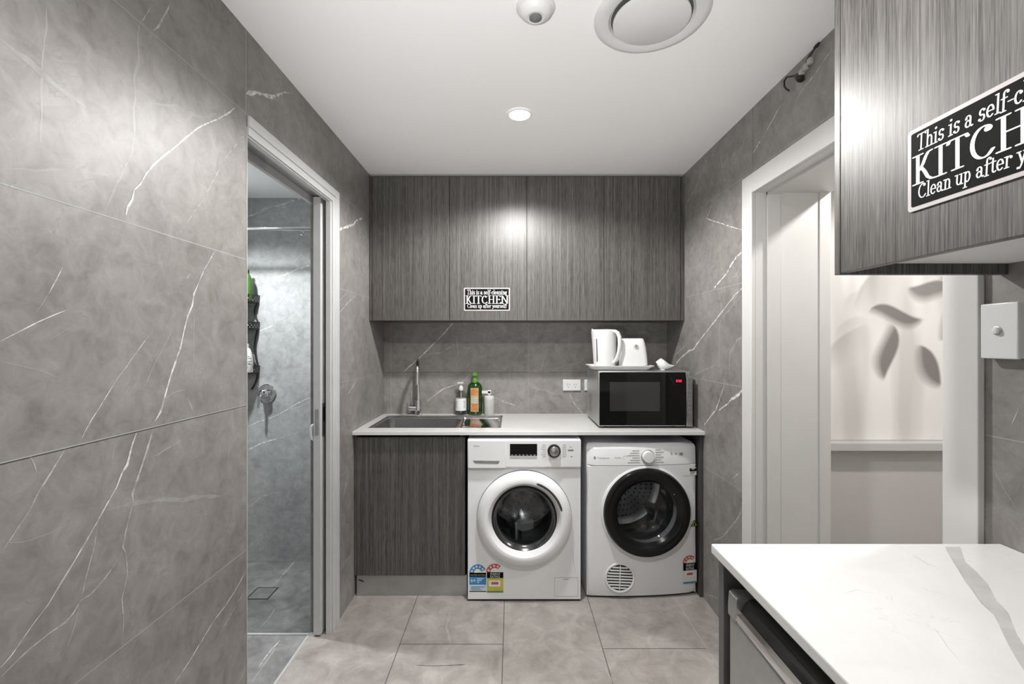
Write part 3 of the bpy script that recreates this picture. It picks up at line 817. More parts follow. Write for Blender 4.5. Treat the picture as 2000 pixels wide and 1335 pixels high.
def kitchen_sign(loc, rz, label, w=0.272, h=0.136):
    t = thing('kitchen_sign', label, 'sign', loc, rz, 'self-cleaning kitchen signs', local=True)
    U, V_ = (1, 0, 0), (0, 0, 1)
    b = B(); b.prism(rpoly(w, h, 0.006), 0.002, (0, 0, 0), U, V_); obj('backing_card', b, BORDER, t)
    b = B(); b.prism(rpoly(w - 0.014, h - 0.014, 0.003), 0.0005, (0, -0.002, 0), U, V_); obj('printed_panel', b, INK, t)
    y = -0.0028
    b = lettering(B(), 'This is a self-cleaning', -w * .435, h * .215, w * .87, h * .19, (0, y, 0), U, V_, .13, .065, 0.06)
    obj('lettering', b, LETTER, t)
    b = lettering(B(), 'KITCHEN', -w * .46, -h * .185, w * .93, h * .34, (0, y, 0), U, V_, .15, .05)
    obj('lettering', b, LETTER, t)
    b = lettering(B(), 'Clean up after yourself!', -w * .43, -h * .37, w * .86, h * .17, (0, y, 0), U, V_, .13, .065, 0.06)
    obj('lettering', b, LETTER, t)
    return t


# ---------------------------------------------------------------- wall cabinets
CY = 2.69
cz0, cz1 = EYE + 0.127, ZC - 0.002
t = thing('wall_cabinet', 'wide dark grained wall cabinet across the back wall above the sink', 'cabinet', (0.09, CY, cz0))
xa, xb = XL + 0.001, XR - 0.001
b = B()
b.box(xa + 0.02, xb - 0.018, CY + 0.020, YB - 0.001, cz0, cz0 + 0.018)
b.box(xa + 0.02, xb - 0.018, CY + 0.020, YB - 0.001, cz1 - 0.03, cz1 - 0.014)
for x in (xa + 0.02, -0.375, 0.08, 0.55, xb - 0.036):
    b.box(x, x + 0.016, CY + 0.021, YB - 0.002, cz0 + 0.018, cz1 - 0.03)
b.box(xa + 0.02, xb - 0.018, CY + 0.03, CY + 0.045, cz1 - 0.06, cz1)
obj('carcass', b, WOOD, t)
b = B(); b.box(xa, at(726, 0, CY).x, CY + 0.001, CY + 0.02, cz0, cz1 - 0.012, 0.0008); obj('filler_strip', b, WOOD, t)
b = B(); b.box(at(1330, 0, CY).x, xb, CY + 0.001, CY + 0.02, cz0, cz1 - 0.012, 0.0008); obj('filler_strip', b, WOOD, t)
ex = [726.6, 878, 1029, 1180, 1329.4]
for i in range(4):
    b = B(); b.box(at(ex[i], 0, CY).x + 0.0014, at(ex[i + 1], 0, CY).x - 0.0014, CY, CY + 0.018, cz0, cz1 - 0.014, 0.001)
    obj('cabinet_door', b, WOOD, t)
c = at(951, 583.7, CY - 0.0005)
kitchen_sign(c, 0, 'small black sign about a self-cleaning kitchen on the far wall cabinet above the soap bottles')

RX, RY = 0.673, 0.95
rz0 = EYE + 0.139
t = thing('wall_cabinet', 'dark grained wall cabinet on the right wall above the white bench corner', 'cabinet', (RX, RY, rz0))
b = B(); b.box(RX, XR - 0.001, RY - 0.016, RY, rz0, cz1, 0.0006); obj('end_panel', b, WOOD, t)
b = B()
b.box(RX + 0.02, XR - 0.001, -0.80, RY - 0.0165, rz0 + 0.022, rz0 + 0.038)
tag(obj('underside_panel', b, plain('white_board', 0.74, 0.5, var=0.01), t), 'white underside board')
b = B(); b.box(RX + 0.02, XR - 0.001, -0.80, -0.784, rz0 + 0.04, cz1); b.box(RX + 0.02, XR - 0.001, 0.30, 0.316, rz0 + 0.04, cz1)
b.box(RX + 0.02, XR - 0.001, -0.78, RY - 0.018, cz1 - 0.02, cz1 - 0.003); obj('carcass', b, WOOD, t)
for y0, y1 in ((0.31, RY - 0.018), (-0.25, 0.306), (-0.80, -0.254)):
    b = B(); b.box(RX, RX + 0.018, y0, y1, rz0 + 0.002, cz1 - 0.002, 0.001); obj('cabinet_door', b, WOOD, t)
c = onx(1776, 337, RX); 
kitchen_sign((RX - 0.0005, c.y - 0.136, EYE + 0.286), -PI / 2, 'large black self-cleaning kitchen sign on the near right cabinet, cut off by the picture edge')

# ---------------------------------------------------------------- back worktop with sink and tap
TZ = 0.888; TY = 2.40
SX0, SX1, SY0, SY1 = -0.795, -0.060, 2.505, 2.915
t = tag(obj('worktop', (lambda b: (b.box(XL + 0.001, XR - 0.001, TY, SY0, TZ - 0.020, TZ, 0.0025), b.box(XL + 0.001, XR - 0.001, SY1, YB - 0.001, TZ - 0.020, TZ, 0.001),
      b.box(XL + 0.001, SX0, SY0, SY1, TZ - 0.020, TZ), b.box(SX1, XR - 0.001, SY0, SY1, TZ - 0.020, TZ), b)[-1])(B()), QUARTZ), 'white stone worktop running over the washer and the dryer along the back wall', 'worktop')

t = thing('sink', 'stainless steel sink with drainer sunk into the back worktop', 'sink', ((SX0 + SX1) / 2, (SY0 + SY1) / 2, TZ))
b = B(); bx1 = -0.315
rim = lambda w0, w1, d0, d1, z, r: rrect((w0 + w1) / 2, (d0 + d1) / 2, w1 - w0, d1 - d0, r, z, 5)
b.loft([rim(SX0 + .004, bx1 + .014, SY0 + .004, SY1 - .035, TZ - .005, .03), rim(SX0 + .018, bx1, SY0 + .018, SY1 - .050, TZ - .010, .04), rim(SX0 + .022, bx1 - .004, SY0 + .022, SY1 - .054, TZ - .10, .04),
        rim(SX0 + .04, bx1 - .02, SY0 + .04, SY1 - .07, TZ - .165, .05), rim(SX0 + .10, bx1 - .08, SY0 + .1, SY1 - .13, TZ - .17, .05)], False, True)
obj('basin', b, STEEL, t)
b = B()
b.box(SX0, SX1, SY0, SY0 + .006, TZ - .012, TZ - .0005); b.box(SX0, SX1, SY1 - .037, SY1, TZ - .008, TZ + .0012, 0.001)
b.box(SX0, SX0 + .006, SY0, SY1, TZ - .012, TZ - .0005); b.box(SX1 - .014, SX1, SY0, SY1, TZ - .010, TZ + 0.0012, 0.001)
obj('rim', b, STEEL, t)
b = B(); b.loft([rim(bx1 + .012, SX1 - .012, SY0 + .004, SY1 - .036, TZ - .004, .008), rim(bx1 + .020, SX1 - .022, SY0 + .012, SY1 - .046, TZ - .012, .012)], False, True)
obj('drainboard', b, plain('polished_steel', 0.50, 0.10, metal=1.0, var=0.03, scale=50), t)
b = B(); b.lathe([(0.0005, 0.006), (0.03, 0.005), (0.042, 0.002), (0.046, 0.0)], (-0.56, 2.70, TZ - .170)); obj('waste', b, CHROME, t)

TX, TTY = at(817, 0, 2.95).x, 2.95
t = thing('kitchen_tap', 'tall slim chrome gooseneck tap standing behind the sink', 'tap', (TX, TTY, TZ))
b = B(); b.lathe([(0.026, 0), (0.026, 0.006), (0.021, 0.010), (0.0205, 0.09), (0.019, 0.097), (0.012, 0.10)], (TX, TTY, TZ)); obj('tap_body', b, CHROME, t)
pts = [(TX, TTY, TZ + .09), (TX, TTY, TZ + .27)]
for k in range(1, 13):
    a = PI * k / 12; pts.append((TX + 0.030 * (1 - math.cos(a)) / 2, TTY - 0.085 + 0.085 * math.cos(a), TZ + .27 + 0.085 * math.sin(a)))
pts.append((TX + 0.030, TTY - 0.17, TZ + .225))
b = B(); b.tube(pts, [0.0105] * (len(pts) - 1) + [0.0105], 16); b.tube([(TX + 0.030, TTY - 0.17, TZ + .25), (TX + 0.030, TTY - 0.17, TZ + .212)], 0.0135, 18); obj('spout', b, CHROME, t)
b = B(); b.cyl((TX - 0.012, TTY, TZ + .045), (TX - 0.058, TTY - 0.004, TZ + .048), 0.019, 20)
b.tube([(TX - 0.046, TTY - 0.004, TZ + .055), (TX - 0.043, TTY - 0.008, TZ + .10), (TX - 0.041, TTY - 0.012, TZ + .155)], [0.005, 0.004, 0.003], 10); obj('lever', b, CHROME, t)

# bottles against the back wall


def bottle_at(pxl, pxr, y): return at((pxl + pxr) / 2, 0, y).x, (pxr - pxl) * y / F


bx, bw = bottle_at(890, 911, 2.957)
t = thing('soap_bottle', 'clear pump bottle with a white label, left of the green bottle', 'bottle', (bx, 2.957, TZ))
r = bw / 2
b = B(); b.lathe([(r * .9, 0.0), (r, 0.004), (r, 0.125), (r * .93, 0.138), (r * .6, 0.150), (r * .36, 0.155), (r * .36, 0.162)], (bx, 2.957, TZ), cap0=True); obj('bottle_body', b, glassy('clear_plastic', (0.86, 0.86, 0.85), 0.05, 0.3), t)
b = B(); b.lathe([(r + .0006, .030), (r + .0006, .108)], (bx, 2.957, TZ)); lab = obj('paper_label', b, plain('label_white', 0.8, 0.5), t)
for sgn in (-1, 1):
    b = B()
    for k, (zz, ln) in enumerate(((.088, .6), (.080, .5), (.072, .55), (.060, .4), (.052, .5))):
        a0 = -PI / 2 + sgn * 0.75
        q = [(bx + (r + .0012) * math.cos(a0 + i * ln * .12), 2.957 + (r + .0012) * math.sin(a0 + i * ln * .12)) for i in range(-2, 3)]
        b.add([(x, y, TZ + zz) for x, y in q] + [(x, y, TZ + zz + .003) for x, y in q], [[i, i + 1, i + 6, i + 5] for i in range(4)], 0, False)
    obj('label_print', b, BLACK, lab)
b = B(); b.lathe([(.0135, .158), (.0140, .160), (.0140, .178), (.009, .186), (.0045, .190), (.0045, .206)], (bx, 2.957, TZ), cap0=True)
b.loft([rrect(bx - .004, 2.957 - 0.006, .042, .020, .008, TZ + z, 4) for z in (.204, .211)]); b.cyl((bx, 2.957, TZ + .01), (bx, 2.957, TZ + .16), .003, 8); tag(obj('pump', b, WHITE, t), 'white pump top')

gx, gw = bottle_at(913, 942, 2.957)
t = thing('detergent_bottle', 'tall dark green pump bottle with an orange and yellow label by the sink', 'bottle', (gx, 2.957, TZ))
GREEN = plain('green_plastic', (0.010, 0.040, 0.004), 0.12, var=0.15, coat=0.5)
ov = lambda z, s, d=.062: [Vector((gx + gw / 2 * s * math.cos(2 * PI * k / 40), 2.957 + d / 2 * s * math.sin(2 * PI * k / 40), TZ + z)) for k in range(40)]
b = B(); b.loft([ov(0, .90), ov(.006, .98), ov(.06, 1.0), ov(.17, 1.0), ov(.190, .92), ov(.204, .70), ov(.210, .5), ov(.212, .34, .09)]); obj('bottle_body', b, GREEN, t)
b = B(); n = 10
lw = .44
q = [(math.cos(-PI / 2 + lw * 1.25 * (2 * i / n - 1)), math.sin(-PI / 2 + lw * 1.25 * (2 * i / n - 1))) for i in range(n + 1)]
bands = [(.030, .078, 1), (.078, .083, 2), (.083, .108, 3), (.108, .113, 2), (.113, .128, 0), (.128, .170, 1)]
for z0_, z1_, mi in [(.024, .176, 0)] + bands:
    e_ = .0009 if mi == 0 and z1_ > .17 else .0014
    s_ = 1 if mi == 0 and z1_ > .17 else .82
    q2 = [(math.cos(-PI / 2 + s_ * lw * 1.25 * (2 * i / n - 1)), math.sin(-PI / 2 + s_ * lw * 1.25 * (2 * i / n - 1))) for i in range(n + 1)]
    v_ = [Vector((gx + (gw / 2 + e_) * c_, 2.957 + (.031 + e_) * d_, TZ + zz)) for zz in (z0_, z1_) for c_, d_ in q2]
    b.add(v_, [[i, i + 1, n + 2 + i, n + 1 + i] for i in range(n)], mi, False)
tag(obj('paper_label', b, [plain('label_gold', (0.50, 0.40, 0.18), 0.45), plain('label_orange', (0.55, 0.20, 0.08), 0.45, var=.5, scale=120), plain('label_cream', (.6, .5, .36), .5), plain('label_grey_blue', (.42, .43, .44), .5, var=.2, scale=150)], t), 'orange and gold label')
b = B(); b.lathe([(.0175, .208), (.018, .212), (.018, .228), (.014, .234), (.008, .238), (.008, .258)], (gx, 2.957, TZ), cap0=True)
b.loft([rrect(gx, 2.957 - .004, .034, .028, .010, TZ + z, 4) for z in (.254, .268, .274)]); tag(obj('pump', b, plain('light_green_plastic', (0.10, 0.28, 0.04), 0.3), t), 'lighter green pump top')

sx, sw = bottle_at(945.5, 965.5, 2.957)
t = thing('soap_dispenser', 'short frosted soap dispenser with a white pump, right of the green bottle', 'bottle', (sx, 2.957, TZ)); r = sw / 2
b = B(); b.lathe([(r * .92, 0), (r, .004), (r, .096), (r * .95, .100)], (sx, 2.957, TZ), cap0=True, cap1=True); obj('bottle_body', b, plain('frosted_body', (0.50, 0.51, 0.48), 0.2, var=.06), t)
b = B(); b.lathe([(r * .98, .100), (r, .102), (r, .118), (r * .8, .122), (.008, .124), (.008, .140)], (sx, 2.957, TZ), cap0=True)
b.box(sx - .048, sx + .012, 2.957 - .011, 2.957 + .009, TZ + .138, TZ + .156, .003); b.box(sx - .012, sx + .012, 2.957 - .011, 2.957 + .009, TZ + .132, TZ + .160, .004); tag(obj('pump', b, WHITE, t), 'white pump head with a long spout')

# power points


def outlet(pxl, name_label, full=True):
    a_ = at(pxl, 740, YB); x0, x1 = a_.x, a_.x + .117; zt, zb = a_.z, a_.z - .073
    t = thing('power_outlet', name_label, 'power outlet', ((x0 + x1) / 2, YB, (zt + zb) / 2), 0, None)
    b = B(); b.box(x0, x1, YB - .012, YB - .0007, zb, zt, .0025); obj('cover_plate', b, WHITE, t)
    zc = (zt + zb) / 2
    for xx in (x0 + .036, x0 + .081):
        b = B()
        for dx, dz, rot in ((-.0075, .004, .5), (.0075, .004, -.5), (0, -.012, 0)):
            M = Matrix.Translation((xx + dx, YB - .0122, zc + dz)) @ Matrix.Rotation(rot, 4, 'Y')
            b.box(-.0012, .0012, -.0006, .0006, -.0045, .0045, 0, M=M)
        obj('socket', b, BLACK, t)
    for xx in (x0 + .018, x0 + .099):
        b = B(); b.box(xx - .006, xx + .006, YB - .0145, YB - .011, zt - .021, zt - .012, .001); obj('rocker_switch', b, WHITE, t)
    return t


outlet(1099, 'white double power outlet on the back wall, fully visible left of the microwave')
outlet(1141, 'white power outlet mostly hidden behind the microwave')
# ---------------------------------------------------------------- microwave and what stands on it
MY = 2.50; mx0, mx1 = 0.473, 0.949; mz0, mz1 = TZ + .012, EYE - (724 - 667) / F * MY
t = thing('microwave', 'black and silver microwave oven at the right end of the back worktop', 'microwave', ((mx0 + mx1) / 2, 2.68, TZ))
b = B(); b.box(mx0, mx1 + .030, MY + .006, 2.865, mz0, mz1, .004); obj('housing', b, SATIN, t)
b = B(); b.box(mx0, mx1 + .001, MY - .012, MY + .006, mz0, mz1, .003); obj('front_frame', b, SATIN, t)
b = B(); b.box(mx0 + .005, mx1 - .001, MY - .0165, MY - .0115, mz0 + .005, mz1 - .005, .0015); dr = obj('door', b, BGLASS, t)
f_ = lambda px, py: at(px, py, MY - .017)
p0, p1 = f_(1191, 745), f_(1289, 802)
b = B(); b.box(p0.x, p1.x, MY - .0172, MY - .0162, p1.z, p0.z, .0004); tag(obj('viewing_window', b, plain('window_mesh', 0.028, 0.10, var=.3, scale=900), dr), 'slightly greyer window in the black door')
DIG = glow('red_digits', (1.0, 0.03, 0.06), 0.9)
c0 = f_(1322, 743)
b = B()
SEGS = {'a': (0, 1), 'b': (.5, .5), 'c': (.5, -.5), 'd': (0, -1), 'e': (-.5, -.5), 'f': (-.5, .5), 'g': (0, 0)}
for i in range(3):
    ox = c0.x + i * .0095 + (.003 if i > 0 else 0)
    for s_, (ux, uz) in SEGS.items():
        if s_ == 'g': continue
        x_, z_ = ox + ux * .006, c0.z + uz * .005
        if uz in (1, -1): b.box(x_ - .0022, x_ + .0022, MY - .0176, MY - .0170, z_ - .0006, z_ + .0006)
        else: b.box(x_ - .0006, x_ + .0006, MY - .0176, MY - .0170, z_ - .0042, z_ + .0042)
for dz in (-.003, .003): b.box(c0.x + .0066, c0.x + .0076, MY - .0176, MY - .0170, c0.z + dz - .0009, c0.z + dz + .0009)
tag(obj('clock_digits', b, DIG, dr), 'glowing red clock digits')
s0, s1 = at(1337.5, 734, MY - .004), at(1350.5, 823, MY - .004)
b = B(); b.box(mx1 + .002, s1.x, MY - .022, MY + .006, mz0, s0.z, .003); cp = obj('control_strip', b, STEEL, t)
for i in range(9):
    zc = s0.z - .014 - i * .0228
    hh = .0062 if i < 8 else .012
    if i == 8: zc -= .010
    b = B(); b.box(mx1 + .006, s1.x - .004, MY - .0245, MY - .0215, zc - hh, zc + hh, .0012); obj('button', b, STEEL, cp)
b = B()
for i in range(11):
    for j in range(4):
        yy, zz = 2.70 + j * .022 + (i % 2) * .011, mz0 + .05 + i * .010
        M = Matrix.Translation((mx0 - .0006, yy, zz))
        b.lathe([(.0034, 0), (.0002, -.0001)], (mx0 - .0004, yy, zz), 'x', 8)
obj('air_holes', b, BLACK, t)
for xx in (mx0 + .05, mx1 - .05):
    for yy in (MY + .04, 2.82):
        b = B(); b.lathe([(.014, 0), (.016, .003), (.016, .0125)], (xx, yy, TZ + .0003), n=20, cap0=True); obj('foot', b, BLACK, t)

TYc = 2.65
tx0, tx1 = .442, .800
t = thing('serving_tray', 'white rectangular tray under the kettle and the toaster', 'tray', ((tx0 + tx1) / 2, TYc, mz1))
b = B(); R = lambda i, z: rrect((tx0 + tx1) / 2, TYc, tx1 - tx0 - 2 * i, .225 - 2 * i, .02, mz1 + z, 5)
b.loft([R(.032, .0015), R(.026, .0025), R(.012, .018), R(.0, .0245), R(.0, .0275), R(.004, .0275), R(.015, .022), R(.028, .008)], True, True); obj('tray_body', b, WHITE, t)
for xx in (tx0 + .06, tx1 - .06):
    for yy in (TYc - .07, TYc + .07):
        b = B(); b.lathe([(.006, 0.0002), (.007, .002)], (xx, yy, mz1), n=12, cap0=True); obj('foot', b, WHITE, t)
tz = mz1 + .0082

ky = 2.65
ka, kb = at(1157, 0, ky).x, at(1206, 0, ky).x
kx = (ka + kb) / 2 - .002; kh = at(0, 643, ky).z
t = thing('electric_kettle', 'white electric kettle standing left of the toaster on the tray', 'kettle', (kx, ky, tz))
el = lambda z, rx, ry, dx=0.0: [Vector((kx + dx + rx * math.cos(2 * PI * k / 48), ky + ry * math.sin(2 * PI * k / 48), z)) for k in range(48)]
b = B(); b.loft([el(tz, .064, .064), el(tz + .010, .066, .066), el(tz + .012, .060, .060)]); obj('power_base', b, WHITE, t)
H = kh - tz
b = B(); b.loft([el(tz + .013, .062, .062), el(tz + .020, .0635, .0635), el(tz + H * .35, .066, .066, -.001), el(tz + H * .7, .0695, .068, -.003), el(tz + H * .955, .0725, .070, -.005)]); obj('kettle_body', b, WHITE, t)
b = B(); b.loft([el(tz + H * .957, .072, .070, -.005), el(tz + H * .97, .072, .070, -.005), el(tz + H, .066, .064, -.004), el(tz + H * 1.003, .058, .055, -.004)])
b.prism([(-.018, 0), (.018, 0), (.0, -.006)], .02, (kx - .070, ky, tz + H * .93), (0, -1, 0), (1, 0, 0)); obj('lid', b, WHITE, t)
hp = []
for q in range(13):
    a = PI * (.46 - 1.0 * q / 12)
    hp.append((kx + .030 + .060 * math.cos(a) * 1.0, ky - .052 + .012 * math.cos(a), tz + H * .56 + H * .41 * math.sin(a)))
b = B()
hd = Vector((.72, -.69, 0)).normalized()
def hpt(r_, z_): return Vector((kx - .004, ky, tz + z_)) + hd * r_
prof = [(.060, H * .93), (.075, H * .95), (.092, H * .91), (.103, H * .80), (.106, H * .62), (.101, H * .44), (.090, H * .28), (.074, H * .17), (.060, H * .15)]
sdv = Vector((hd.y, -hd.x, 0))
loops = []
for i, (r_, z_) in enumerate(prof):
    a_, c_ = prof[max(0, i - 1)], prof[min(len(prof) - 1, i + 1)]
    tt = Vector((c_[0] - a_[0], c_[1] - a_[1])).normalized()
    nn = Vector((tt.y, -tt.x))
    p_ = hpt(r_, z_)
    loops.append([p_ + sdv * (.0155 * math.cos(2 * PI * k / 14)) + (hd * nn.x + Vector((0, 0, 1)) * nn.y) * (.0105 * math.sin(2 * PI * k / 14)) for k in range(14)])
b.loft(loops); obj('handle', b, WHITE, t)
b = B()
gd = Vector((-.75, -.66, 0)).normalized(); gp = Vector((kx - .002, ky, tz)); gs = Vector((-gd.y, gd.x, 0))
for k, (za_, zb_, ra, rb) in enumerate(((H * .18, H * .76, .0665, .0718),)):
    b.loft([[gp + gd * ra + gs * s_ + Vector((0, 0, za_)) for s_ in (-.003, .003)] + [gp + gd * (ra - .004) + gs * s_ + Vector((0, 0, za_)) for s_ in (.003, -.003)],
            [gp + gd * rb + gs * s_ + Vector((0, 0, zb_)) for s_ in (-.003, .003)] + [gp + gd * (rb - .004) + gs * s_ + Vector((0, 0, zb_)) for s_ in (.003, -.003)]])
tag(obj('water_gauge', b, plain('grey_gauge', .10, .2), t), 'dark water level strip')
b = B(); q = hpt(.084, H * .13); b.box(q.x - .009, q.x + .005, q.y - .010, q.y + .006, q.z - .004, q.z + .006, .002); b2 = obj('switch_lever', b, plain('smoky_switch', .08, .15), t)

qx, qy = at(1236, 0, 2.64).x, 2.655
qh = at(0, 660, 2.60).z - tz
t = thing('toaster', 'white tapered toaster seen end on, right of the kettle on the tray', 'toaster', (qx, qy, tz))
L_ = lambda z, w_, d_, r_: rrect(qx, qy, w_, d_, r_, tz + z, 6)
b = B(); b.loft([L_(.016, .156, .118, .022), L_(.03, .157, .119, .024), L_(qh * .4, .154, .116, .026), L_(qh * .65, .146, .110, .028), L_(qh * .85, .134, .100, .028), L_(qh * .965, .122, .090, .026), L_(qh, .112, .080, .022)]); obj('toaster_body', b, WHITE, t)
b = B(); b.loft([L_(.0005, .146, .108, .018), L_(.006, .155, .117, .02), L_(.0155, .155, .117, .02)]); obj('base_band', b, WHITE, t)
b = B()
for dy in (-.018, .018): b.box(qx - .045, qx + .045, qy + dy - .009, qy + dy + .009, tz + qh - .004, tz + qh + .0006)
obj('bread_slot', b, DARK, t)
c = Vector((qx + .008, qy - .0505, tz + qh * .72)); Mt = Matrix.Translation(c) @ Matrix.Rotation(math.radians(-7), 4, 'X')
b = B(); bb = B(); bb.lathe([(.0135, .004), (.0145, -.004), (.012, -.008), (.0095, -.008), (.0085, -.005), (.0005, -.005)], (0, 0, 0), 'y', 28); b.add([Mt @ v for v in bb.v], bb.f); kb_ = obj('round_badge', b, CHROME, t)
b = B(); b.box(-.0016, .0016, -.0068, -.0045, -.008, .008, 0, M=Mt); obj('badge_bar', b, BLACK, kb_)
b = B(); b.box(qx + .052, qx + .074, qy - .0606, qy - .052, tz + .008, tz + .018, .002); obj('side_button', b, DARK, t)
b = B(); b.tube([(qx - .076, qy - .066, tz + .004), (qx - .070, qy - .064, tz + .010), (qx - .045, qy - .063, tz + .011)], .003, 8); tag(obj('power_cord', b, DARK, t), 'short dark power cord')

byy = 2.60; bx0, bx1 = at(1281, 0, byy).x, at(1317, 0, byy).x
bz = mz1
t = thing('bird_figurine', 'small white ceramic bird on the microwave beside the tray', 'figurine', ((bx0 + bx1) / 2, byy, bz))
Lb = bx1 - bx0
# sections along the body: (x, centre height, half height, half width)
sec = [(.012, .040, .002, .002), (.04, .041, .0065, .007), (.10, .036, .017, .016), (.18, .0335, .026, .022), (.28, .0335, .0315, .026), (.38, .030, .0295, .028), (.50, .0255, .0245, .026), (.62, .0215, .018, .021), (.74, .0195, .0115, .015), (.86, .0205, .0062, .010), (.96, .0225, .0034, .007), (1.0, .0232, .001, .003)]
b = B(); b.loft([[Vector((bx0 + Lb * x_, byy + hw * math.cos(2 * PI * k / 24), bz + .0025 + cz_ + hh * math.sin(2 * PI * k / 24))) for k in range(24)] for x_, cz_, hh, hw in sec]); obj('body', b, GWHITE, t)
b = B(); b.tube([(bx0 + Lb * .06, byy, bz + .0475), (bx0 - .001, byy - .001, bz + .0455)], [.004, .0005], 10); obj('beak', b, GWHITE, t)
b = B(); b.lathe([(.014, .0003), (.016, .003), (.012, .006)], (bx0 + Lb * .36, byy, bz), n=20, cap0=True); obj('foot_ring', b, GWHITE, t)

# ---------------------------------------------------------------- under the worktop
BY = 2.43
t = thing('base_cabinet', 'dark grained cupboard with a silver kickboard under the sink', 'cabinet', ((XL - .23) / 2, BY, 0))
b = B(); x0, x1 = XL + .002, -.262
b.box(x0 + .002, x0 + .018, BY + .02, YB - .002, .115, .866); b.box(x1 - .016, x1, BY + .02, YB - .002, 0.0, .866); b.box(x0 + .018, x1 - .016, BY + .02, YB - .002, .116, .132)
obj('carcass', b, WOOD, t)
b = B(); b.box(x0, at(697, 0, BY).x - .002, BY + .002, BY + .02, .1135, .866); obj('filler_strip', b, WOOD, t)
b = B(); b.box(at(697, 0, BY).x, at(908.5, 0, BY).x, BY, BY + .018, .1135, .852, .001); obj('cabinet_door', b, WOOD, t)
b = B(); b.box(at(695, 0, BY).x, x1 + .02, BY + .012, BY + .024, .001, .110, .001); tag(obj('kickboard', b, plain('kick_aluminium', (.42, .42, .415), .38, metal=.75, var=.10, scale=9), t), 'silver kickboard')
b = B(); c = at(699, 1130, BY + .011)
b.prism([(0, 0), (.014, -.002), (.03, -.010), (.036, -.016), (.022, -.013), (.008, -.008)], .0006, c, (1, 0, 0), (0, 0, 1)); obj('scuff_chip', b, DARK, t)

t = tag(obj('end_panel', B().box(XR - .0185, XR - .001, BY - .005, YB - .002, 0.0005, .866, .001), plain('charcoal_panel', .060, .5, var=.1, scale=20)), 'dark grey upright panel between the dryer and the right wall', 'panel')

# washing machine

def holed_front(b, hw_, zlo, zhi, cx_, cz_, r_, surf):
    """front sheet with a round porthole; surf maps (x, z) to a point"""
    lo, li = [], []
    angs = sorted([2 * PI * k / 64 for k in range(64)] + [math.atan2(z_ - cz_, x_ - cx_) % (2 * PI) for x_ in (-hw_, hw_) for z_ in (zlo, zhi)])
    for a in angs:
        c_, s_ = math.cos(a), math.sin(a)
        q_ = min((hw_ - cx_) / c_ if c_ > 1e-6 else 9, (-hw_ - cx_) / c_ if c_ < -1e-6 else 9, (zhi - cz_) / s_ if s_ > 1e-6 else 9, (zlo - cz_) / s_ if s_ < -1e-6 else 9)
        lo.append((cx_ + c_ * q_, cz_ + s_ * q_)); li.append((cx_ + c_ * r_, cz_ + s_ * r_))
    b.loft([[surf(o_[0] + (i_[0] - o_[0]) * f, o_[1] + (i_[1] - o_[1]) * f) for o_, i_ in zip(lo, li)] for f in (0, .04, .10, .3, .5, .7, .85, 1)], False, False)

WX, WY, ww, wh = .064, 2.376, .593, .850


def sticker(b_list, parent, name, label, mats, b):
    return tag(obj(name, b, mats, parent), label)


BLUE = plain('label_blue', (.035, .22, .50), .5); RED = plain('label_red', (.50, .10, .07), .5); YEL = plain('label_yellow', (.52, .48, .09), .5)
LBL = plain('label_pale_blue', (.50, .62, .72), .5); LGREEN = plain('label_green', (.10, .24, .05), .5); TEAL = plain('label_teal', (.05, .25, .33), .5)
PAPER = plain('label_paper', (.74, .73, .70), .5); GREYINK = plain('grey_print', .22, .5)
t = thing('washing_machine', 'white front loading washing machine between the sink cupboard and the dryer', 'washing machine', (WX, WY, 0), 0, None, True)
hw = ww / 2
U, V_ = (1, 0, 0), (0, 0, 1)
sc = WY / F
def lx(px): return (px - 1000) * sc - WX
def lz(py): return EYE - (py - 667) * sc
zd = .44
b = B()
# cabinet with the porthole opening in its front
for s_ in (-1, 1): b.box(min(s_ * hw, s_ * (hw - .012)), max(s_ * hw, s_ * (hw - .012)), .012, .60, .012, wh, .003)
b.box(-hw + .011, hw - .011, .588, .60, .012, wh, .001); b.box(-hw + .011, hw - .011, .012, .60, wh - .012, wh, .002); b.box(-hw + .011, hw - .011, .02, .60, .012, .024)
b.box(-hw + .011, hw - .011, .012, .02, .702, wh - .01)
holed_front(b, hw - .001, .012, .7035, 0, zd, .205, lambda x_, z_: Vector((x_, .0118, z_)))
obj('cabinet_shell', b, GWHITE, t)
b = B()
b.box(-hw, hw, -.004, .012, .706, wh - .001, .005); pn = obj('control_panel', b, GWHITE, t)
b = B(); b.box(-hw + .002, lx(989), -.0065, 0, .702, wh - .003, .004); dw = obj('detergent_drawer', b, GWHITE, pn)
b = B(); b.prism([(lx(924), lz(897.5)), (lx(976), lz(898.5)), (lx(973), lz(904)), (lx(928), lz(903))], .001, (0, -.0068, 0), U, V_); obj('drawer_grip', b, STEEL, dw)
b = B(); b.box(lx(996), lx(1049), -.0062, -.003, lz(888.5), lz(865.5), .001); dp = obj('display', b, BGLASS, pn)
b = B(); b.box(lx(996), lx(1049), -.0060, -.003, lz(893), lz(889), .0005)
for i in range(7): b.box(lx(998.5 + i * 7.3), lx(1002 + i * 7.3), -.0066, -.006, lz(887.6), lz(886.4))
tag(obj('button_row', b, plain('button_grey', .45, .4), pn), 'grey row of touch buttons')
kc = (lx(1082), lz(879))
b = B(); b.lathe([(.0345, -.004), (.0345, -.010), (.033, -.013), (.026, -.015), (.025, -.013)], (kc[0], 0, kc[1]), 'y', 40); kn = tag(obj('programme_knob', b, BLACK, pn), 'black ringed programme knob')
b = B(); b.lathe([(.025, -.013), (.025, -.024), (.022, -.026), (.0005, -.0265)], (kc[0], 0, kc[1]), 'y', 40); obj('knob_cap', b, STEEL, kn)
b = B()
text_b('Haier', .0145, (lx(925), -.0071, lz(871)), U, V_, b=b); obj('brand_lettering', b, GREYINK, dw); b = B()
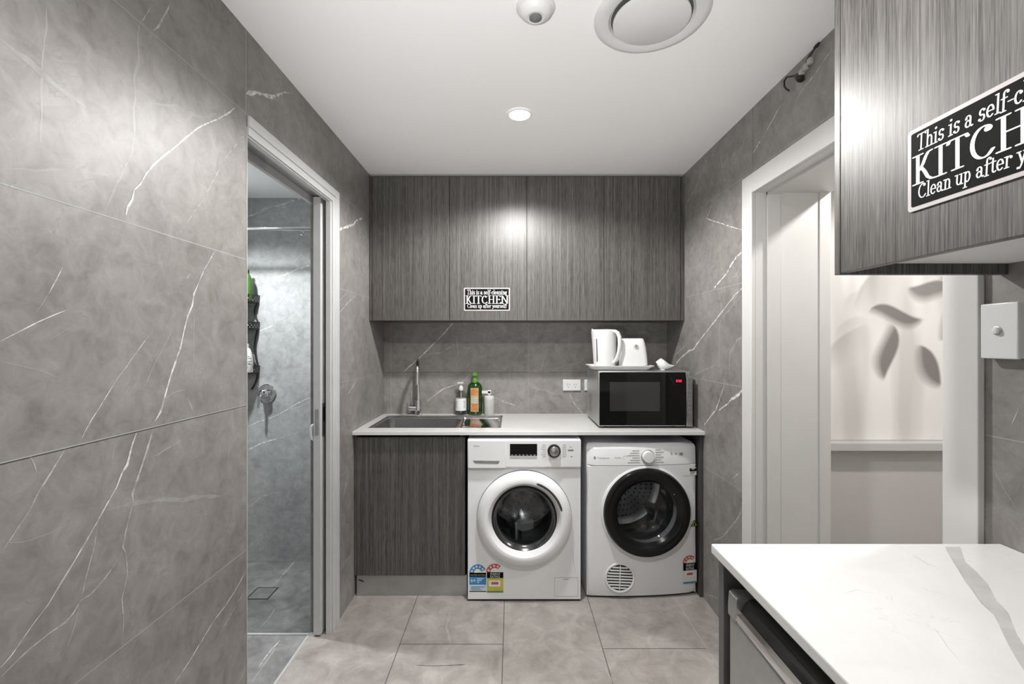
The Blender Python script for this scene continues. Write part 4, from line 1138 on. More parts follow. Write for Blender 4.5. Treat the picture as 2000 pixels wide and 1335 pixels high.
for sgn, l_ in ((-1, .026), (1, .026)):
    b = B()
    for i in range(7):
        z_ = kc[1] + .030 - i * .010; x_ = kc[0] + sgn * .043
        b.box(min(x_, x_ + sgn * l_ * (.7 + .3 * ((i * 7) % 3) / 2)), max(x_, x_ + sgn * l_ * .8), -.0046, -.004, z_ - .0010, z_ + .0010)
    obj('programme_marks', b, GREYINK, pn)
b = B()
b.box(lx(1109), lx(1120), -.0046, -.004, lz(879.5), lz(876.5)); obj('indicator_mark', b, GREYINK, pn); b = B()
b.box(lx(1114), lx(1118), -.0046, -.004, lz(891), lz(889.5)); obj('indicator_mark', b, GREYINK, pn); b = B()
b.box(lx(1112), lx(1116), -.0046, -.004, lz(872), lz(871))
obj('indicator_mark', b, GREYINK, pn)
# door
b = B(); b.lathe([(.2475, .012), (.2475, -.004), (.244, -.014), (.232, -.026), (.214, -.036), (.198, -.038), (.190, -.036), (.178, -.020), (.170, .002), (.166, .010)], (0, 0, zd), 'y', 96); dr = obj('door_ring', b, GWHITE, t)
b = B(); b.lathe([(.2495, .0125), (.2495, .0105), (.247, .0105)], (0, 0, zd), 'y', 96); tag(obj('door_gap', b, DARK, dr), 'thin dark gap round the door')
b = B(); b.lathe([(.172, -.002), (.168, .004), (.160, .014), (.152, .020), (.146, .020)], (0, 0, zd), 'y', 96); tag(obj('glass_trim', b, plain('dark_chrome', .10, .15, metal=.8), dr), 'dark ring round the glass')
b = B(); b.lathe([(.147, .020), (.140, .045), (.130, .085), (.112, .112), (.07, .125), (.0005, .128)], (0, 0, zd), 'y', 64); tag(obj('door_glass', b, glassy('smoked_glass', (.66, .68, .70), .03, .25), dr), 'dark bowl shaped glass')
b = B(); pts = []
for k in range(15):
    a = math.radians(72 - k * 4.1); pts.append((a, .2015 - .003 * (k / 14)))
n_ = len(pts)
vs = []
for rr, yy in ((.006, -.0385), (-.006, -.0382)):
    for i, (a, r_) in enumerate(pts):
        q = rr * (1 if 0 < i < n_ - 1 else .4)
        vs.append(Vector(((r_ + q) * math.cos(a), yy - .0005, zd + (r_ + q) * math.sin(a))))
for rr, yy in ((-.006, -.030), (.006, -.030)):
    for i, (a, r_) in enumerate(pts):
        vs.append(Vector(((r_ + rr) * math.cos(a), yy, zd + (r_ + rr) * math.sin(a))))
b.loft([vs[i * n_:(i + 1) * n_] for i in range(4)], False, False, 0, False); tag(obj('door_grip', b, plain('dark_grey_grip', .045, .35), dr), 'curved dark grip at the upper right of the door')
DRUM = plain('drum_steel', .50, .20, metal=.9, var=.06)
RUB = plain('rubber_seal', .07, .55)
b = B(); b.lathe([(.205, .013), (.19, .03), (.165, .05), (.160, .10), (.172, .115)], (0, 0, zd), 'y', 64); obj('door_seal', b, RUB, t)
b = B(); b.lathe([(.172, .115), (.225, .125), (.235, .14), (.235, .42), (.21, .45), (.14, .44), (.06, .455), (.0005, .45)], (0, 0, zd), 'y', 72); dm = obj('drum', b, DRUM, t)
b = B()
for j in range(7):
    for k in range(48):
        a = 2 * PI * (k + .5 * (j % 2)) / 48; y_ = .17 + j * .035
        rr = .2345; c_, s_ = math.cos(a), math.sin(a)
        o_ = Vector((rr * c_, y_, zd + rr * s_)); tn = Vector((-s_, 0, c_))
        b.add([o_ + tn * .004 * math.cos(q) + Vector((0, 1, 0)) * .004 * math.sin(q) for q in (0, PI / 3, 2 * PI / 3, PI, 4 * PI / 3, 5 * PI / 3)], [[0, 1, 2, 3, 4, 5]], 0, False)
for j in range(5):
    for k in range(8 + 6 * j):
        a = 2 * PI * k / (8 + 6 * j); r_ = .05 + .035 * j
        c_ = Vector((r_ * math.cos(a), .437 if r_ > .13 else .438, zd + r_ * math.sin(a)))
        b.add([c_ + Vector((.0035 * math.cos(q), 0, .0035 * math.sin(q))) for q in (0, 1.05, 2.09, 3.14, 4.19, 5.24)], [[0, 1, 2, 3, 4, 5]], 0, False)
tag(obj('drum_holes', b, BLACK, dm), None, None, None, 'stuff')
for k in range(3):
    a = math.radians(20 + 120 * k); M = Matrix.Translation((0, 0, zd)) @ Matrix.Rotation(-a, 4, 'Y')
    b = B(); b.loft([[M @ Vector((r_, y_, z_)) for r_, z_ in ((.234, -.035), (.190, -.012), (.186, 0), (.190, .012), (.234, .035))] for y_ in (.15, .42)], True, True); obj('drum_paddle', b, DRUM, dm)
b = B()
fx0, fx1, fz0, fz1 = lx(1083.5), lx(1129.5), lz(1166), lz(1129)
for r_ in ((fx0, fx1, fz1 - .001, fz1), (fx0, fx1, fz0, fz0 + .001), (fx0, fx0 + .001, fz0, fz1), (fx1 - .001, fx1, fz0, fz1)): b.box(r_[0], r_[1], .0112, .0125, r_[2], r_[3])
b.box(lx(1101), lx(1111), .0112, .0125, lz(1133), lz(1132))
obj('filter_flap', b, GREYINK, t)
b = B(); b.box(-hw + .003, hw - .003, .02, .59, .002, .0125); obj('plinth', b, BLACK, t)
b = B(); b.ribbon([(lx(1119), .0118, lz(1072)), (lx(1121), .0118, lz(1098)), (lx(1124), .0118, lz(1120))], .0014, (0, -1, 0), .0004, 0, True); obj('scratch', b, GREYINK, t)


def star_arc(b, cx_, cz_, r0, r1, a0, a1, y_, m, mstar, n_star):
    n_ = 16
    vs = []
    for i in range(n_ + 1):
        a = math.radians(a0 + (a1 - a0) * i / n_)
        vs += [Vector((cx_ + r0 * math.cos(a), y_, cz_ + r0 * math.sin(a))), Vector((cx_ + r1 * math.cos(a), y_, cz_ + r1 * math.sin(a)))]
    b.add(vs, [[2 * i, 2 * i + 1, 2 * i + 3, 2 * i + 2] for i in range(n_)], m, False)
    for k in range(n_star):
        a = math.radians(a0 + (a1 - a0) * (k + .5) / n_star); c_ = ((r0 + r1) / 2 * math.cos(a) + cx_, (r0 + r1) / 2 * math.sin(a) + cz_)
        rs = (r1 - r0) * .36
        b.add([Vector((c_[0] + (rs if j % 2 == 0 else rs * .42) * math.sin(2 * PI * j / 10), y_ - .0003, c_[1] + (rs if j % 2 == 0 else rs * .42) * math.cos(2 * PI * j / 10))) for j in range(10)], [list(range(10))], mstar, False)


def flat(b, x0, x1, z0, z1, y_, m): b.add([(x0, y_, z0), (x1, y_, z0), (x1, y_, z1), (x0, y_, z1)], [[0, 1, 2, 3]], m, False)


yl = .0115
# water rating label
b = B(); x0, x1 = lx(916.3), lx(949.3)
flat(b, x0, x1, lz(1157), lz(1143), yl, 4); flat(b, x0, x1, lz(1143), lz(1127.5), yl, 0); flat(b, x0, x1, lz(1127.5), lz(1119.5), yl, 1); flat(b, x0, x1, lz(1157), lz(1155.5), yl - .0002, 1)
cx_, cz_ = (x0 + x1) / 2, lz(1119.5)
star_arc(b, cx_, cz_, .020, .044, 22, 180, yl, 0, 2, 5)
vs_ = [Vector((cx_ + .020 * math.cos(PI * i / 12), yl + .0001, cz_ + .020 * math.sin(PI * i / 12))) for i in range(13)]; b.add(vs_, [list(range(13))], 2, False)
text_b('WATER RATING', .0105, (x0 + .003, yl - .0004, lz(1125.5)), U, V_, b=b, m=3, width=x1 - x0 - .006)
text_b('64', .026, (x0 + .006, yl - .0004, lz(1138)), U, V_, b=b, m=2)
for i, l_ in enumerate((.034, .024, .012)): flat(b, x0 + .040, x0 + .040 + l_, lz(1132 + i * 3.4), lz(1130.4 + i * 3.4), yl - .0004, 2)
for i, l_ in enumerate((.07, .05, .06)): flat(b, x0 + .008, x0 + .008 + l_, lz(1147.6 + i * 3), lz(1146.8 + i * 3), yl - .0004, 3 if i == 9 else 1)
tag(obj('water_label', b, [BLUE, INK, PAPER, plain('label_gold_print', (.45, .38, .22), .5), LBL], t), 'blue water rating sticker')


def energy_label(parent, x0, x1, zt, zm, zb, y_, fx=lambda x: 0.0, full=True):
    b = B(); h_ = zt - zb; w_ = x1 - x0
    flat(b, x0, x1, zb, zm, y_, 0); flat(b, x0, x1, zm, zt, y_, 1); flat(b, x0, x1, zb, zb + h_ * .08, y_ - .0002, 5)
    flat(b, x0 + w_ * .12, x0 + w_ * .82, zb + h_ * .30, zb + h_ * .60, y_ - .0002, 2)
    flat(b, x0 + w_ * .27, x0 + w_ * .70, zb + h_ * .40, zb + h_ * .52, y_ - .0004, 3)
    cx_ = (x0 + x1) / 2 - w_ * .02
    star_arc(b, cx_, zt, w_ * .26, w_ * .52, 45, 180, y_, 3, 2, 4)
    b.add([Vector((cx_ + w_ * .26 * math.cos(PI * i / 12), y_ + .0001, zt + w_ * .26 * math.sin(PI * i / 12))) for i in range(13)], [list(range(13))], 2, False)
    hh = (zt - zm)
    text_b('ENERGY', hh * .52, (x0 + w_ * .2, y_ - .0004, zt - hh * .47), U, V_, b=b, m=2, width=w_ * .62)
    text_b('RATING', hh * .52, (x0 + w_ * .2, y_ - .0004, zt - hh * .92), U, V_, b=b, m=2, width=w_ * .58)
    return b


b = energy_label(t, lx(950.6), lx(983), lz(1118.5), lz(1130), lz(1158.5), yl)
tag(obj('energy_label', b, [YEL, INK, PAPER, RED, LBL, LGREEN], t), 'yellow energy rating sticker with red star arc')

# tumble dryer, turned a little
DX, DYY, dwid, dh = .6955, 2.432, .595, .818
t = thing('tumble_dryer', 'white tumble dryer with a wide black door ring under the right end of the worktop', 'dryer', (DX, DYY, 0), math.radians(3.2), None, True)
hw = dwid / 2
bow = lambda x: -.020 * (1 - (x / hw) ** 2)
def dl(px, py, bulge=0.0):
    """photo pixel to the dryer's own front frame"""
    y_ = DYY
    for _ in range(3):
        p_ = at(px, py, y_); x_ = (p_.x - DX) / math.cos(math.radians(3.2)); y_ = DYY + x_ * math.sin(math.radians(3.2)) + bow(max(-hw, min(hw, x_))) + bulge
    return x_, p_.z
def plan(z, ins=0.0, fr=0.0):
    L = [Vector((x_ * (hw - ins) / hw, bow(x_) + ins + fr, z)) for x_ in [-hw + dwid * i / 16 for i in range(17)]]
    L[0].y += .012; L[-1].y += .012
    return L + [Vector((hw - ins, .54 - ins, z)), Vector((-hw + ins, .54 - ins, z))]
b = B()
def zbow(z): return .010 * max(0, (.10 - z) / .09) ** 1.5
cxd, czd = dl(1265.5, 1002.6, -.03)
zlo, zhi, hole_r = .012, .705, .205
def fr_pt(x_, z_): return Vector((x_, bow(x_) + zbow(z_) + (.012 * max(0, (abs(x_) - hw + .006) / .006)), z_))
holed_front(b, hw, zlo, zhi, cxd, czd, hole_r, fr_pt)
for s_ in (-1, 1):
    b.box(min(s_ * hw, s_ * (hw - .010)), max(s_ * hw, s_ * (hw - .010)), .010, .54, zlo, zhi, .002)
b.box(-hw + .010, hw - .010, .53, .54, zlo, zhi); b.box(-hw + .010, hw - .010, .03, .54, zlo, zlo + .01)
obj('cabinet_shell', b, GWHITE, t)
b = B(); b.loft([plan(.707, 0), plan(.79, 0, .004), plan(dh - .012, .002, .010), plan(dh, .012, .016)], True, True); pn = obj('control_panel', b, GWHITE, t)
b = B(); b.loft([plan(.002, .03), plan(.0125, .03)], True, True); obj('plinth', b, BLACK, t)
kx_, kz_ = dl(1264, 890)
b = B(); y_ = bow(kx_)
b.lathe([(.034, y_ + .004), (.034, y_ - .002), (.0325, y_ - .004), (.0315, y_ - .004), (.031, y_ - .022), (.028, y_ - .026), (.0005, y_ - .027)], (kx_, 0, kz_), 'y', 40); kn = obj('programme_knob', b, GWHITE, pn)
b = B(); b.lathe([(.0325, y_ - .0062), (.036, y_ - .0055)], (kx_, 0, kz_), 'y', 40); obj('knob_ring', b, SATIN, kn)
b = B()
def dflat(px0, px1, py0, py1, m=0, e=.0014, b=None):
    (xa_, za_), (xb_, zb_) = dl(px0, py0), dl(px1, py1)
    fz = lambda z: .0 if z < .707 else (.004 * (z - .707) / .083 if z < .79 else .004 + .006 * (z - .79) / .016)
    n_ = 6
    vs = []
    for i in range(n_ + 1):
        x_ = xa_ + (xb_ - xa_) * i / n_
        for z_ in (zb_, za_): vs.append(Vector((x_, bow(x_) + fz(z_) - e, z_)))
    b.add(vs, [[2 * i, 2 * i + 2, 2 * i + 3, 2 * i + 1] for i in range(n_)], m, False)
def dtext(s_, size, px, py, b, m=0, e=.0012, width=None):
    x_, z_ = dl(px, py); yy = bow(x_ + .02)
    sl = (bow(x_ + .04) - bow(x_)) / .04
    fz = 0 if z_ < .707 else .004 * min(1, (z_ - .707) / .083)
    text_b(s_, size, (x_, bow(x_) + fz - e, z_), Vector((1, sl, 0)).normalized(), V_, b=b, m=m, width=width)
dtext('Westinghouse', .0115, 1166, 894.5, b, 0)
LGP = plain('light_grey_print', .30, .5)
dflat(1159.5, 1163.5, 890.5, 895.5, 0, b=b); obj('brand_lettering', b, LGP, pn); b = B()
dtext('EasyCare', .0100, 1200, 894, b, 0)
xr, zr = dl(1221, 893); yr = bow(xr) + .003
b.lathe([(.010, yr - .0014), (.0112, yr - .0014)], (xr, 0, zr), 'y', 24); obj('feature_lettering', b, LGP, pn); b = B()
for i in range(6): dflat(1235 - (i % 3) * 5, 1249, 879 + i * 4.6, 880 + i * 4.6, 0, b=b)
obj('programme_marks', b, LGP, pn); b = B()
for i in range(6): dflat(1280, 1291 + (i % 2) * 5, 877 + i * 4.8, 878 + i * 4.8, 0, b=b)
obj('programme_marks', b, LGP, pn); b = B()
dflat(1308.5, 1314, 884.2, 884.9, 0, b=b); dflat(1310.8, 1311.7, 881.5, 888, 0, b=b); obj('plus_mark', b, LGP, pn); b = B()
dflat(1327, 1334, 883, 888, 0, b=b); obj('indicator_mark', b, LGP, pn); b = B()
dflat(1318, 1322, 884, 886, 0, b=b)
obj('indicator_mark', b, LGP, pn)
# door
yb_ = bow(cxd)
r0 = .231
b = B(); b.lathe([(r0 + .012, yb_ + .010), (r0 + .010, yb_ - .002), (r0 + .002, yb_ - .006)], (cxd, 0, czd), 'y', 96); obj('door_surround', b, GWHITE, t)
b = B(); b.lathe([(r0, yb_ + .004), (r0, yb_ - .022), (r0 - .006, yb_ - .031), (r0 - .016, yb_ - .034), (r0 - .045, yb_ - .030), (.172, yb_ - .018), (.160, yb_ - .008)], (cxd, 0, czd), 'y', 96); dr = tag(obj('door_ring', b, plain('satin_black', .006, .20, spec=.35), t), 'glossy black door ring')
cxg = cxd - .010
b = B(); b.lathe([(.162, yb_ - .009), (.155, yb_ - .004), (.140, yb_ + .03), (.12, yb_ + .06), (.07, yb_ + .08), (.0005, yb_ + .085)], (cxd, 0, czd), 'y', 64); tag(obj('door_glass', b, glassy('dryer_glass', (.72, .74, .76), .03, .2), dr), 'clear bowl shaped glass')
for a0 in (52,):
    a = math.radians(a0 - 18); b = B(); b.tube([(cxd + r_ * math.cos(a), yb_ - (.0225 if r_ > .18 else .0175), czd + r_ * math.sin(a)) for r_ in (.168, .190)], .0012, 6); obj('door_notch', b, SATIN, dr)
dc = (cxd, czd)
# the drum sits behind a dark liner let into the shell; the shell's front is opened by a dark well
b = B(); b.lathe([(.160, yb_ - .008), (.168, yb_ + .05), (.20, yb_ + .06), (.24, yb_ + .08), (.24, .42), (.20, .44), (.0005, .44)], (cxd, 0, czd), 'y', 72); dm = obj('drum', b, DRUM, t)
b = B()
for j in range(6):
    for k in range(10 + 7 * j):
        a = 2 * PI * k / (10 + 7 * j); r_ = .03 + .033 * j; c_ = Vector((cxd + r_ * math.cos(a), .4388, czd + r_ * math.sin(a)))
        if r_ < .2: b.add([c_ + Vector((.006 * math.cos(q), 0, .006 * math.sin(q))) for q in (0, 1.05, 2.09, 3.14, 4.19, 5.24)], [[0, 1, 2, 3, 4, 5]], 0, False)
tag(obj('drum_holes', b, BLACK, dm), None, None, None, 'stuff')
for k in range(3):
    a = math.radians(-38 + 120 * k); M = Matrix.Translation((cxd, 0, czd)) @ Matrix.Rotation(-a, 4, 'Y')
    b = B(); b.loft([[M @ Vector((r_, y_, z_)) for r_, z_ in ((.239, -.04), (.205, -.022), (.192, -.012), (.190, 0), (.192, .012), (.205, .022), (.239, .04))] for y_ in (.07, .42)], True, True); obj('drum_paddle', b, DRUM, dm)
b = B()
for rr in (.237, ):
    for y_ in (.14, .2, .26, .32): b.lathe([(.2395, y_), (.234, y_ + .008), (.2395, y_ + .016)], (cxd, 0, czd), 'y', 64)
obj('drum_rib', b, DRUM, dm)
# air grille
gx_, gz_ = dl(1210.3, 1127); yg = bow(gx_); sg = (bow(gx_ + .01) - bow(gx_ - .01)) / .02
Mg = Matrix.Translation((gx_, yg, gz_)) @ Matrix.Rotation(math.atan(sg), 4, 'Z')
bb = B(); bb.lathe([(.079, .004), (.079, -.003), (.076, -.005), (.069, -.003), (.067, .002)], (0, 0, 0), 'y', 56); b = B(); b.add([Mg @ v for v in bb.v], bb.f); gr = obj('air_grille', b, GWHITE, t)
bb = B(); bb.lathe([(.068, .0), (.0005, -.0008)], (0, 0, 0), 'y', 48); b = B(); b.add([Mg @ v for v in bb.v], bb.f); obj('grille_opening', b, BLACK, gr)
for i in range(8):
    z_ = -.0535 + i * .0153; w_ = math.sqrt(max(0, .067 ** 2 - z_ ** 2))
    b = B(); b.box(-w_, w_, -.004, .0, z_ - .0042, z_ + .0032, .001, M=Mg @ Matrix.Rotation(.04, 4, 'Y')); obj('grille_slat', b, GWHITE, gr)
b = B(); b.box(-.0022, .0022, -.0044, .0, -.066, .066, .0008, M=Mg @ Matrix.Rotation(.04, 4, 'Y')); obj('grille_bar', b, GWHITE, gr)
# stickers
b = B(); dflat(1333, 1360, 913.5, 926.5, 0, .0016, b); dflat(1346.5, 1360, 913.5, 918.5, 1, .0020, b)
dflat(1350, 1358, 912.5, 913.4, 0, .0024, b); dflat(1350, 1356, 914.6, 915.4, 0, .0024, b)
for i in range(3): dflat(1348, 1358 - i * 2, 920 + i * 2, 920.6 + i * 2, 2, .0024, b)
tag(obj('info_sticker', b, [PAPER, INK, GREYINK], t), 'white sticker with a black band')
b = B(); x_, z_ = dl(1355.5, 1021)
tri = lambda r_, e, m: b.add([Vector((x_ + r_ * math.sin(2 * PI * k / 3), bow(min(hw - .001, x_ + r_ * math.sin(2 * PI * k / 3))) - e, z_ - .003 + r_ * math.cos(2 * PI * k / 3))) for k in range(3)], [[0, 2, 1]], m, False)
tri(.0235, .0022, 1); tri(.0170, .0028, 0)
b.add([Vector((x_ + dx, bow(x_) - .0038, z_ + dz)) for dx, dz in ((-.004, -.009), (.004, -.009), (.005, -.003), (.001, .006), (-.004, -.002))], [[0, 1, 2, 3, 4]], 1, False)
tag(obj('warning_sticker', b, [plain('label_ochre', (.42, .33, .08), .5), INK], t), 'triangular yellow flame warning sticker')
(xa_, zt_), (xb_, zb_), (_, zm_) = dl(1334, 1099), dl(1360.5, 1136), dl(1340, 1113)
b = energy_label(t, xa_, xb_, zt_, zm_, zb_, 0)
n_ = B(); n_.add([Vector((v.x, bow(v.x) + v.y - .0020, v.z)) for v in b.v], b.f); n_.m = b.m; n_.sm = b.sm
tag(obj('energy_label', n_, [PAPER, INK, plain('label_cream_white', (.78, .76, .72), .5), RED, LBL, TEAL], t), 'energy rating sticker with a teal foot')

# ---------------------------------------------------------------- right bench with the bar fridge
RZ, BX, BY1 = .940, .415, .950
b = B(); b.box(BX, XR - .001, -.90, BY1, RZ - .020, RZ, .003)
qz = lambda px, py: onz(px, py, RZ)
ox, oy, k = 1380, 820, .3858
band = [((1210, 640), (1285, 640)), ((1250, 720), (1310, 715)), ((1295, 790), (1370, 770)), ((1350, 870), (1425, 830)), ((1395, 930), (1470, 915)), ((1455, 985), (1525, 975)), ((1478, 1030), (1548, 1025)), ((1500, 1080), (1572, 1085)), ((1532, 1145), (1612, 1145)), ((1570, 1210), (1660, 1200)), ((1640, 1320), (1760, 1290)), ((1740, 1460), (1880, 1420))]
vs = []
for p_, q_ in band: vs += [qz(ox + p_[0] * k, oy + p_[1] * k) + Vector((0, 0, .0004)), qz(ox + q_[0] * k, oy + q_[1] * k) + Vector((0, 0, .0004))]
b.add(vs, [[2 * i, 2 * i + 2, 2 * i + 3, 2 * i + 1] for i in range(len(band) - 1)], 1, False)
veins(b, qz, (0, 0, 1), (ox, oy, k), [
    (2, 2.5, [(1210, 640), (1250, 720), (1295, 790), (1350, 870), (1395, 930), (1455, 985), (1478, 1030)]), (2, 2.5, [(1470, 915), (1525, 975), (1548, 1030)]), (2, 2, [(1070, 840), (1130, 865), (1220, 885)]),
    (2, 3, [(1040, 680), (1120, 730), (1200, 760)]), (2, 2, [(1150, 1050), (1220, 1150), (1300, 1240)]), (2, 2, [(800, 945), (815, 965)]), (2, 3, [(930, 640), (985, 630)]), (2, 2.2, [(690, 880), (760, 860), (850, 880)])])
tag(obj('worktop', b, [QUARTZ, QV, QV2]), 'white stone bench top with a broad grey vein at the lower right', 'worktop')
FX = .432
t = tag(obj('end_panel', B().box(FX - .002, XR - .001, .925, .947, .001, RZ - .0205, .0008), plain('grey_end_panel', .105, .45, var=.12, scale=20)), 'dark upright panel at the far end under the right bench top', 'panel')
t = thing('bar_fridge', 'silver fronted bar fridge under the right bench top', 'fridge', (.72, .6, 0))
b = B(); b.box(FX + .034, XR - .03, .335, .900, .02, .868, .004); obj('fridge_body', b, BLACK, t)
b = B(); b.box(FX, FX + .032, .335, .905, .07, .820, .004); dr = obj('fridge_door', b, SATIN, t)
b = B()
prf = [(FX - .001, .8225), (FX - .003, .827), (FX - .002, .840), (FX + .004, .846), (FX + .010, .845)]
b.loft([[Vector((x_, y_, z_)) for x_, z_ in prf] for y_ in (.340, .900)], False, False, 0, False)
b.loft([[Vector((FX + .001, y_, .8215)), Vector((FX + .001, y_, .8235))] for y_ in (.34, .9)], False, False, 0, False)
hb = obj('door_handle', b, CHROME, dr)
b = B(); prf = [(FX + .006, .843), (FX + .010, .852), (FX + .016, .862), (FX + .026, .868), (FX + .034, .868)]
b.loft([[Vector((x_, y_, z_)) for x_, z_ in prf] for y_ in (.340, .880)], False, False, 0, False); obj('handle_scoop', b, plain('glossy_charcoal', .03, .12, spec=.6), hb)
b = B(); ec = [[(FX - .003, .822), (FX - .003, .842), (FX - .001, .866), (FX + .006, .870), (FX + .034, .868), (FX + .034, .822)]]
b.loft([[Vector((x_, y_, z_)) for x_, z_ in ec[0]] for y_ in (.872, .890, .904)]); tag(obj('handle_end_cap', b, SATIN, hb), 'silver end of the door handle')
for xx, yy in ((FX + .08, .37), (FX + .08, .87), (.9, .37), (.9, .87)):
    b = B(); b.lathe([(.018, .001), (.02, .02)], (xx, yy, 0), n=16, cap0=True); obj('foot', b, BLACK, t)

# light switch on the right wall
sy0, sy1, sz0, sz1 = .898, .970, EYE - .0345, EYE + .0798
t = thing('light_switch', 'white light switch plate on the right wall above the bench', 'light switch', (XR, (sy0 + sy1) / 2, (sz0 + sz1) / 2))
b = B(); b.box(XR - .014, XR - .0007, sy0 + .002, sy1 - .002, sz0 + .002, sz1 - .002, .001); obj('mounting_block', b, WHITE, t)
b = B(); b.box(XR - .022, XR - .013, sy0, sy1, sz0, sz1, .0025); obj('cover_plate', b, WHITE, t)
pp = onx(1948, 645, XR - .022)
b = B(); b.lathe([(.0088, -.0215), (.0088, -.0245), (.0075, -.025), (.0070, -.0235)], (XR, pp.y, pp.z), 'x', 28); rg = obj('switch_ring', b, SATIN, t)
b = B(); b.lathe([(.0070, -.0235), (.0068, -.0275), (.005, -.0295), (.0005, -.030)], (XR, pp.y, pp.z), 'x', 24); obj('switch_button', b, GWHITE, t)

# ---------------------------------------------------------------- in the shower room
ry = 2.70; rp = at(540, 446, ry)
t = thing('shower_rail', 'chrome shower curtain rail crossing the shower room with one hook', 'rail', (-1.4, ry, rp.z))
b = B(); b.cyl((-1.898, ry, rp.z), (XL - .101, ry, rp.z), .0105, 18); obj('rod', b, CHROME, t)
for x_, s_ in ((-1.899, 1), (XL - .101, -1)):
    b = B(); b.lathe([(.026, 0), (.026, s_ * .004), (.016, s_ * .02)], (x_, ry, rp.z), 'x', 24, cap0=True); obj('wall_flange', b, CHROME, t)
hx = at(592, 0, ry).x
b = B(); b.tube([(hx - .002 + .014 * math.sin(q), ry, rp.z + .014 * math.cos(q)) for q in [2 * PI * i / 20 for i in range(21)]], .0028, 8)
b.tube([(hx, ry, rp.z - .012), (hx + .006, ry - .004, rp.z - .028), (hx, ry - .008, rp.z - .040), (hx - .014, ry - .006, rp.z - .036)], .003, 8); obj('hook', b, CHROME, t)

mp_ = at(522, 767, YB)
t = thing('shower_mixer', 'round chrome shower mixer on the shower wall with its lever down', 'tap', mp_)
b = B(); b.lathe([(.060, -.0007), (.060, -.006), (.056, -.010), (.030, -.012)], mp_, 'y', 48); obj('wall_plate', b, CHROME, t)
b = B(); b.lathe([(.030, -.008), (.029, -.045), (.026, -.060), (.018, -.066), (.0005, -.067)], mp_, 'y', 36); obj('mixer_body', b, CHROME, t)
b = B(); b.tube([mp_ + Vector((-.008, -.055, .002)), mp_ + Vector((-.012, -.075, -.03)), mp_ + Vector((-.014, -.085, -.085))], [.012, .009, .007], 12); obj('lever', b, CHROME, t)

# hanging corner caddy: three perforated baskets on the corner
t = thing('shower_caddy', 'black corner caddy of three perforated baskets on the shower wall', 'caddy', (-1.9, YB, 1.5))
SBL = plain('caddy_black', .022, .35)
def basket(py, name):
    z_ = EYE - (py - 667) / F * 2.93
    c_ = Vector((-1.899, YB - .001, 0)); n_ = 12; R0 = .238
    q = lambda r_, z: [Vector((c_.x + r_ * math.cos(-PI / 2 * i / n_), c_.y + r_ * math.sin(-PI / 2 * i / n_), z)) for i in range(n_ + 1)] + [Vector((c_.x, c_.y, z))]
    b = B(); b.loft([q(R0 - .008, z_ - .052), q(R0 - .004, z_ - .045), q(R0, z_), q(R0 - .006, z_)], True, False)
    b.loft([q(R0 - .006, z_), q(R0 - .012, z_ - .042)], False, True)
    o_ = obj('basket', b, SBL, t)
    b = B()
    for j in range(3):
        for i in range(14):
            a = -PI / 2 * (i + .5 + .5 * (j % 2)) / 15; zz = z_ - .012 - j * .012; rr = R0 - .002 - .0006 * (j + 1) + .0012
            o2 = Vector((c_.x + rr * math.cos(a), c_.y + rr * math.sin(a), zz)); tn = Vector((-math.sin(a), math.cos(a), 0))
            b.add([o2 + tn * .0038 * math.cos(s_) + Vector((0, 0, .0038 * math.sin(s_))) for s_ in (0, 1.05, 2.09, 3.14, 4.19, 5.24)], [[0, 1, 2, 3, 4, 5]], 0, False)
    tag(obj('basket_holes', b, plain('hole_light', .5, .5), o_), None, None, None, 'stuff')
    return z_
zs_ = [basket(py, '') for py in (574, 627, 714)]
b = B()
for a_, c_ in ((0, 1), (1, 2)):
    n_ = 10
    for rr in (.232,):
        pts = [(-1.899 + rr * math.cos(-.12) - .02 * math.sin(PI * i / n_) * 1.0, YB - .012, zs_[a_] - .045 + (zs_[c_] - zs_[a_] + .045) * i / n_) for i in range(n_ + 1)]
        b.tube(pts, .006, 8)
pts = [(-1.67 - .04 * (i / 10) ** 2, YB - .010, zs_[2] - .045 - .11 * i / 10) for i in range(11)]; b.tube(pts, .006, 8)
obj('side_wire', b, SBL, t)
gx1 = at(483, 0, 2.93).x
zc = zs_[0] - .041
t = thing('shampoo_bottle', 'green bottle in the top basket of the shower caddy', 'bottle', (gx1, 2.93, zc))
b = B(); b.lathe([(.028, 0), (.031, .006), (.031, .10), (.026, .14), (.017, .165), (.010, .176)], (gx1, 2.93, zc), cap0=True, cap1=True); obj('bottle_body', b, plain('mid_green_plastic', (.06, .16, .03), .25), t)
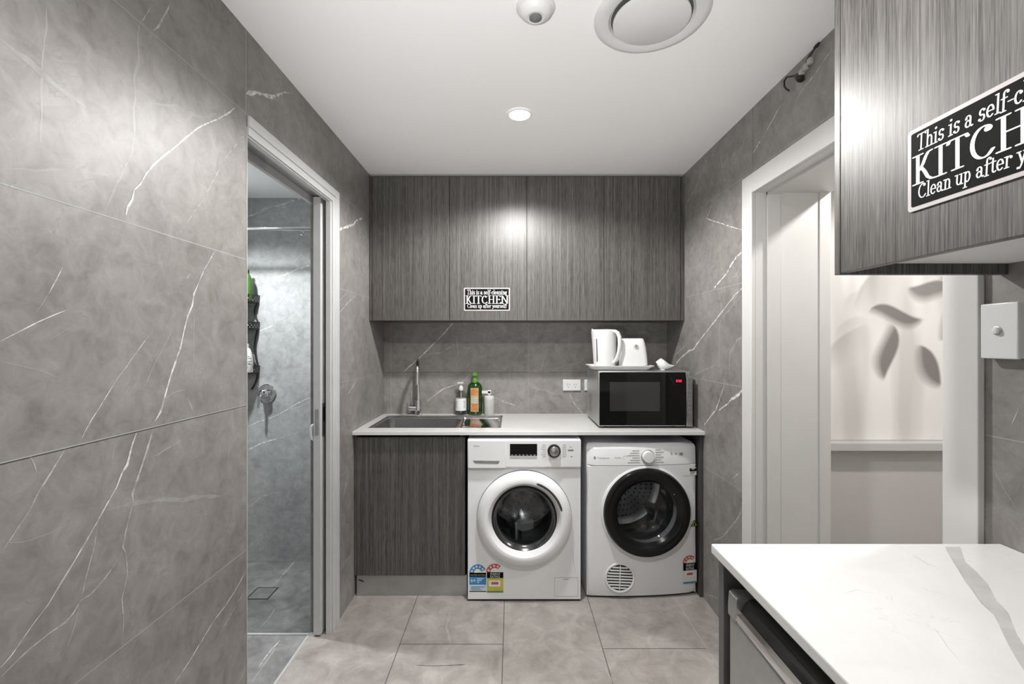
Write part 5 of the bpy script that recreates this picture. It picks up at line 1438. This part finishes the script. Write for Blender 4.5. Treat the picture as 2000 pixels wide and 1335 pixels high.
b = B(); b.lathe([(.011, .174), (.012, .178), (.012, .198)], (gx1, 2.93, zc), cap0=True, cap1=True); obj('cap', b, plain('dark_green_cap', (.03, .06, .02), .3), t)
gx2 = at(481.5, 0, 2.93).x; zc = zs_[2] - .041
t = thing('shampoo_bottle', 'white printed bottle in the lowest basket of the shower caddy', 'bottle', (gx2, 2.93, zc))
b = B(); b.lathe([(.036, 0), (.039, .006), (.039, .075), (.034, .115), (.022, .15), (.012, .16)], (gx2, 2.93, zc), cap0=True, cap1=True); bo = obj('bottle_body', b, WHITE, t)
b = B()
for zz, l_ in ((.10, .5), (.088, .8), (.07, .9), (.058, .6), (.05, .8)):
    vs = []
    r_ = .0396 if zz < .08 else .0396 - (zz - .075) * .14
    for i in range(7):
        a = -PI / 2 + l_ * (i / 3 - 1) + .5; vs += [Vector((gx2 + r_ * math.cos(a), 2.93 + r_ * math.sin(a), zc + zz)), Vector((gx2 + r_ * math.cos(a), 2.93 + r_ * math.sin(a), zc + zz + .005))]
    b.add(vs, [[2 * i, 2 * i + 2, 2 * i + 3, 2 * i + 1] for i in range(6)], 0, False)
obj('label_print', b, GREYINK, bo)
b = B(); b.lathe([(.013, .158), (.014, .162), (.014, .185)], (gx2, 2.93, zc), cap0=True, cap1=True); obj('cap', b, WHITE, t)

pc = onz(513, 1157.5, SF)
t = thing('floor_drain', 'square tiled floor drain in the shower floor', 'drain', pc)
b = B(); s_ = .062
for r_ in ((-s_, s_, -s_, -s_ + .006), (-s_, s_, s_ - .006, s_), (-s_, -s_ + .006, -s_ + .006, s_ - .006), (s_ - .006, s_, -s_ + .006, s_ - .006)):
    b.box(pc.x + r_[0], pc.x + r_[1], pc.y + r_[2], pc.y + r_[3], SF, SF + .0015)
obj('drain_slot', b, BLACK, t)
b = B(); b.box(pc.x - s_ + .006, pc.x + s_ - .006, pc.y - s_ + .006, pc.y + s_ - .006, SF, SF + .0012); obj('drain_cover', b, plain('drain_tile', .18, .5, var=.2, scale=12), t)
